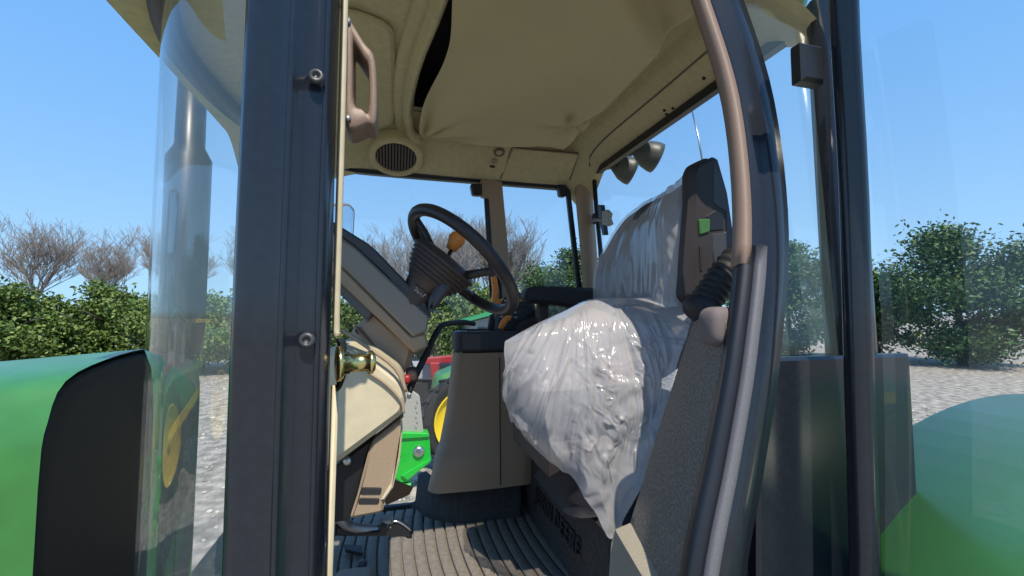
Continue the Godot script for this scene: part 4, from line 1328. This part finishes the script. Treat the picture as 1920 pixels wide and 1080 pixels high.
# ================================================================ yard seen through the glass
func build_yard() -> void:
	# green bracket with its pale plate
	var B := thing("green_bracket", "bright green steel hitch bracket with a shiny pin on the gravel", "bracket", Vector3(.25, 0, -6.1))
	var z := -6.0
	var st := S()
	slab(st, Zs([[742, 822], [752, 815], [800, 815], [806, 826], [808, 862], [798, 874], [776, 884], [766, 904], [752, 906], [738, 896], [752, 858], [742, 850]], z), Vector3(0, 0, -.12), .015, .02)
	put("plate", st, M.bright_green, B)
	st = S()
	slab(st, Zs([[735, 816], [752, 811], [803, 812], [806, 820], [752, 824], [735, 828]], z + .04), Vector3(0, 0, -.22), .012, .02)
	put("flange", st, M.bright_green, B)
	st = S()
	slab(st, Zs([[752, 892], [800, 864], [808, 858], [808, 866], [764, 902]], z + .05), Vector3(0, 0, -.2), .01)
	put("rib", st, M.bright_green, B)
	st = S(0)
	lathe(st, Z(785, 846, z), Vector3(0, 0, 1), [[.075, 0], [.075, .03], [.055, .05], [.02, .055], [0, .055]], 20)
	put("pin", st, M.steel, B)
	st = S()
	box(st, Z(756, 905, z - .06) + Vector3(0, -.04, 0), Vector3(.2, .10, .2), .02)
	put("foot", st, M.bright_green, B)
	var P := thing("grey_panel", "pale grey steel panel standing on the green bracket", "panel", Z(770, 818, -6.06))
	st = S()
	slab(st, Zs([[746, 819], [752, 736], [774, 733], [787, 742], [795, 819]], -6.03), Vector3(0, 0, -.05), .01, .03)
	put("sheet", st, M.grey_plate, P)
	for i in 6:
		st = S()
		box(st, Z(782 - (i % 2) * 2, 752 + i * 9.5, -6.022), Vector3(.02, .045, .012), .003)
		put("mark", st, M.shed, P)
	st = S(0)
	lathe(st, Z(767, 740, -6.03), Vector3(0, 0, 1), [[.03, 0], [.03, .02], [0, .02]], 12)
	put("bolt", st, M.dull_steel, P)
	# neighbouring tractor
	var N := thing("parked_tractor", "parked green tractor with yellow wheel rims in the yard beside", "tractor", Vector3(1.6, 0, -7.0))
	build_tyre(N, Z(874, 793, -6.75) * Vector3(1, 0, 1) + Vector3(0, .69, 0), .70, .42, "wheel", .72)
	build_tyre(N, Vector3(3.2, .95, -6.9), .95, .5, "wheel")
	st = S()
	slab(st, [Vector3(.6, .9, -7.1), Vector3(2.6, .9, -7.1), Vector3(2.6, 1.62, -7.1), Vector3(1.2, 1.50, -7.1), Vector3(.66, 1.30, -7.1)], Vector3(0, 0, -.7), .08, .1)
	put("hood", st, M.jade, N)
	st = S()
	box(st, Vector3(2.0, .78, -7.45), Vector3(2.6, .5, .5), .05)
	put("chassis", st, M.black, N)
	st = S()
	slab(st, [Vector3(2.7, 1.3, -6.95), Vector3(4.0, 1.3, -6.95), Vector3(3.9, 2.05, -6.95), Vector3(2.9, 2.05, -6.95)], Vector3(0, 0, -1.1), .05, .1)
	put("rear_body", st, M.jade, N)
	# red implement behind
	var R := thing("red_implement", "red steel implement frame with grey hopper standing in the yard", "implement", Vector3(.6, 0, -9.3))
	var zr := -9.2
	st = S()
	slab(st, Zs([[795, 672], [900, 662], [900, 678], [795, 684]], zr), Vector3(0, 0, -.2), .02)
	put("beam", st, M.red, R)
	st = S()
	slab(st, Zs([[806, 680], [824, 680], [822, 716], [810, 716]], zr + .02), Vector3(0, 0, -.16), .02)
	put("post", st, M.red, R)
	st = S()
	slab(st, Zs([[775, 684], [900, 680], [900, 712], [782, 712]], zr - .25), Vector3(0, 0, -.8), .03)
	put("hopper", st, M.shed, R)
	st = S()
	box(st, Vector3(.9, .45, zr - .55), Vector3(1.6, .9, .5), .05)
	put("skid", st, M.tyre, R)
	# far sheds and machines
	shed("low grey shed with a green metal roof behind the hedge", ground_at(948, -17.0), 2.9, 2.02, M.shed, M.shed_roof, .35)
	shed("brown brick shed at the far side of the yard", Vector3(9.2, 0, -27.0), 3.0, 2.2, M.brick_wall, M.brick_wall, .5)
	shed("long grey metal shed beyond the yellow trailer", Vector3(14.5, 0, -32.0), 6.0, 2.5, M.shed, M.shed, .5)
	var Y_ := thing("yellow_trailer", "low yellow flatbed trailer parked before the grey shed", "trailer", Vector3(9.6, 0, -21.5))
	st = S()
	box(st, Vector3(9.6, 2.02, -21.5), Vector3(2.4, .16, 1.4), .03)
	put("bed", st, M.yellow, Y_)
	st = S()
	box(st, Vector3(9.6, 1.5, -21.5), Vector3(2.2, .85, 1.2), .05)
	put("underbody", st, M.black, Y_)
	for s in [-.8, .8]:
		st = S(0)
		lathe(st, Vector3(9.6 + s, .52, -20.85), Vector3(0, 0, 1), [[0, .1], [.28, .1], [.50, .12], [.55, .08], [.55, -.1], [.5, -.12]], 24)
		put("wheel", st, M.tyre, Y_)

func shed(label: String, at: Vector3, w: float, h: float, wallm: Material, roofm: Material, rise: float) -> void:
	var D := thing("yard_shed", label, "shed", at)
	var st := S()
	slab(st, [at + Vector3(-w / 2, 0, 0), at + Vector3(w / 2, 0, 0), at + Vector3(w / 2, h, 0), at + Vector3(0, h + rise, 0), at + Vector3(-w / 2, h, 0)], Vector3(0, 0, -4), .02)
	put("wall", st, wallm, D)
	for s in [-1, 1]:
		st = S()
		slab(st, [at + Vector3(0, h + rise + .06, .3), at + Vector3(s * (w / 2 + .3), h - .10 + .06, .3), at + Vector3(s * (w / 2 + .3), h - .04 + .06, .3), at + Vector3(0, h + rise + .14, .3)], Vector3(0, 0, -4.6), .01)
		put("roof", st, roofm, D)
	st = S()
	box(st, at + Vector3(w * .2, 1.0, .02), Vector3(.9, 2.0, .05), .01)
	put("door", st, M.soffit, D)
	st = S()
	box(st, at + Vector3(-w * .25, 1.5, .02), Vector3(.8, .6, .05), .01)
	put("window", st, M.black, D)

# ================================================================ trees
func branch(st: SurfaceTool, rng: RandomNumberGenerator, a: Vector3, d: Vector3, L: float, r: float, depth: int, tips: Array) -> void:
	var pts := [a]; var p := a; var dd := d
	var n := 3
	for i in n:
		dd = (dd + Vector3(rng.randf_range(-.16, .16), rng.randf_range(-.02, .12), rng.randf_range(-.16, .16))).normalized()
		p += dd * L / n; pts.append(p)
	var rr := []
	for i in n + 1: rr.append(maxf(.008, lerpf(r, r * .55, float(i) / n)))
	tube(st, pts, rr, 6 if depth > 3 else 3, false, false)
	tips.append(p)
	if depth == 0: return
	var k := 4
	for i in k:
		var t := rng.randf_range(.35, 1.0)
		var q: Vector3 = pts[mini(int(t * n), n - 1)].lerp(pts[mini(int(t * n), n - 1) + 1], fposmod(t * n, 1.0))
		var az := rng.randf() * TAU
		var side := Vector3(cos(az), 0, sin(az))
		var nd := (dd * 1.0 + side * rng.randf_range(.45, .95) + Vector3(0, .18, 0)).normalized()
		branch(st, rng, q, nd, L * rng.randf_range(.55, .8), rr[-1] * rng.randf_range(.6, .85), depth - 1, tips)
func bare_tree(seed_: int, h: float) -> Node3D:
	var rng := RandomNumberGenerator.new(); rng.seed = seed_
	var D := thing("bare_tree", "leafless grey tree rising beyond the steering wheel", "tree", Vector3.ZERO, "leafless trees beyond the yard")
	var st := S(0)
	var top := Vector3(rng.randf_range(-.3, .3), h * .42, rng.randf_range(-.3, .3))
	tube(st, spline([Vector3.ZERO, Vector3(.05, h * .15, 0), top * Vector3(.6, .7, .6), top], 4), [.17, .15, .14, .13, .125, .12, .115, .11, .105, .1, .095, .09, .085], 10)
	put("trunk", st, M.bark, D, true)
	st = S(0)
	var tips := []
	for i in 9:
		var az := TAU * i / 9.0 + rng.randf()
		var y := rng.randf_range(.62, 1.0)
		branch(st, rng, top * y, Vector3(cos(az) * rng.randf_range(.25, .6), 1.0, sin(az) * rng.randf_range(.25, .6)).normalized(), h * rng.randf_range(.2, .28), .075, 4, tips)
	put("crown", st, M.twig, D, true)
	return D
func leafy(called: String, label: String, seed_: int, h: float, w: float, leaves: int, c0: Color, c1: Color, low: float, group: String, size := .13) -> Node3D:
	var rng := RandomNumberGenerator.new(); rng.seed = seed_
	var D := thing(called, label, "tree" if called.ends_with("tree") else "hedge", Vector3.ZERO, group)
	var st := S(0)
	tube(st, [Vector3.ZERO, Vector3(.05, h * .3, 0), Vector3(-.03, h * .75, 0)], [.18, .13, .05], 8)
	for i in 10:
		var az := rng.randf() * TAU; var y := rng.randf_range(.25, .7) * h
		tube(st, [Vector3(0, y, 0), Vector3(cos(az) * w * .35, y + h * .14, sin(az) * w * .35)], [.06, .02], 5)
	put("trunk", st, M.bark, D, true)
	st = SurfaceTool.new(); st.begin(Mesh.PRIMITIVE_TRIANGLES); st.set_smooth_group(-1)
	# leaf clumps scattered through the crown
	var clumps := []
	for i in 46:
		var v := Vector3(rng.randfn(), rng.randfn(), rng.randfn()).normalized() * pow(rng.randf(), .45)
		var yy := lerpf(low * h, h, .5 + .5 * v.y)
		var taper := 1.0 - .45 * pow(clampf((yy / h - .45) / .55, 0, 1), 1.5)
		clumps.append([Vector3(v.x * w * .5 * taper, yy * rng.randf_range(.95, 1.02), v.z * w * .5 * taper), rng.randf_range(.10, .24) * minf(w, h) * .8, rng.randf()])
	for i in leaves:
		var c = clumps[rng.randi() % clumps.size()]
		var v := Vector3(rng.randfn(), rng.randfn() * .8, rng.randfn()) * .5
		var p: Vector3 = c[0] + v * c[1]
		if p.y < .1: continue
		var col := c0.lerp(c1, rng.randf())
		st.set_color(col)
		var nrm := Vector3(rng.randfn(), rng.randfn() + .8, rng.randfn()).normalized()
		var a := nrm.cross(Vector3(rng.randfn(), rng.randfn(), rng.randfn())).normalized() * size * rng.randf_range(.6, 1.3)
		var bb := nrm.cross(a) * .55
		quad(st, p - a, p - bb, p + a, p + bb)
	put("crown", st, M.leaf, D, true)
	return D
func copy_of(o: Node3D, at: Vector3, turn: float, s: float, label := "") -> void:
	var c := o.duplicate(); c.name = numbered(str(o.get_meta("base_name"))); add_child(c)
	c.position = at; c.rotation.y = turn; c.scale = Vector3.ONE * s
	if label != "": c.set_meta("label", label)
func ground_at(px: float, z: float) -> Vector3:
	var p := Z(px, 600, z); return Vector3(p.x, 0, p.z)
func build_trees() -> void:
	var t1 := bare_tree(3, 9.2); t1.position = ground_at(762, -29); t1.rotation.y = .4
	var t2 := bare_tree(8, 8.4); t2.position = ground_at(925, -31); t2.set_meta("label", "leafless grey tree beyond the side post")
	var list := [[812, -32, 1.05], [715, -36, 1.05], [850, -31, 1.1], [885, -34, 1.25], [955, -32, 1.2], [985, -38, 1.0], [620, -36, 1.0], [480, -33, 1.05], [330, -37, 1.1], [200, -32, .9], [60, -35, 1.05]]
	for i in list.size():
		copy_of(t1 if i % 2 == 0 else t2, ground_at(list[i][0], list[i][1]), 1.3 * i, list[i][2], "leafless grey tree standing beyond the engine hood" if list[i][0] < 630 else ("leafless grey tree beyond the side post" if list[i][0] > 900 else ""))
	var g0 := Color(.045, .085, .015); var g1 := Color(.17, .25, .05)
	var big := leafy("leafy_tree", "dense green leafy tree beyond the padded armrest", 5, 6.3, 6.4, 30000, Color(.02, .055, .015), Color(.075, .15, .035), .08, "green trees beyond the yard", .10)
	big.position = ground_at(1068, -26)
	var sm := leafy("leafy_tree", "loose pale green tree between the side post and the dense tree", 6, 4.2, 3.8, 8000, Color(.05, .085, .03), Color(.14, .19, .07), .05, "green trees beyond the yard", .11)
	sm.position = ground_at(1003, -29)
	copy_of(big, ground_at(1190, -31), 1.0, 1.05, "dense green leafy tree hidden partly by the seat backrest")
	copy_of(big, ground_at(1480, -20), 2.0, 1.0, "dense green leafy tree standing behind the rear fender")
	copy_of(sm, ground_at(1640, -17), 2.0, 1.1, "loose pale green tree standing behind the rear fender")
	copy_of(big, ground_at(1800, -14), 3.0, 1.0, "dense green leafy tree standing behind the rear wheel")
	var hg := leafy("garden_hedge", "sunlit yellow-green hedge bush beyond the steering wheel", 12, 3.1, 3.4, 22000, g0, g1, .0, "hedge bushes behind the yard", .08)
	hg.position = ground_at(850, -20)
	var hl := [[895, -21, 1.12], [800, -21, 1.15], [740, -22, .95], [935, -23, 1.2], [985, -24, .95], [680, -20, .85], [630, -21, .95], [560, -21, .9], [470, -20, 1.0], [380, -21, .95], [290, -19, .9], [200, -20, 1.05], [110, -21, .9], [20, -19, 1.0]]
	for i in hl.size(): copy_of(hg, ground_at(hl[i][0], hl[i][1]), 1.1 * i, hl[i][2], "yellow-green hedge bush beyond the engine hood" if hl[i][0] < 580 else ("yellow-green hedge bush beyond the dashboard" if hl[i][0] < 730 else ("yellow-green hedge bush beyond the side post" if hl[i][0] > 960 else "")))
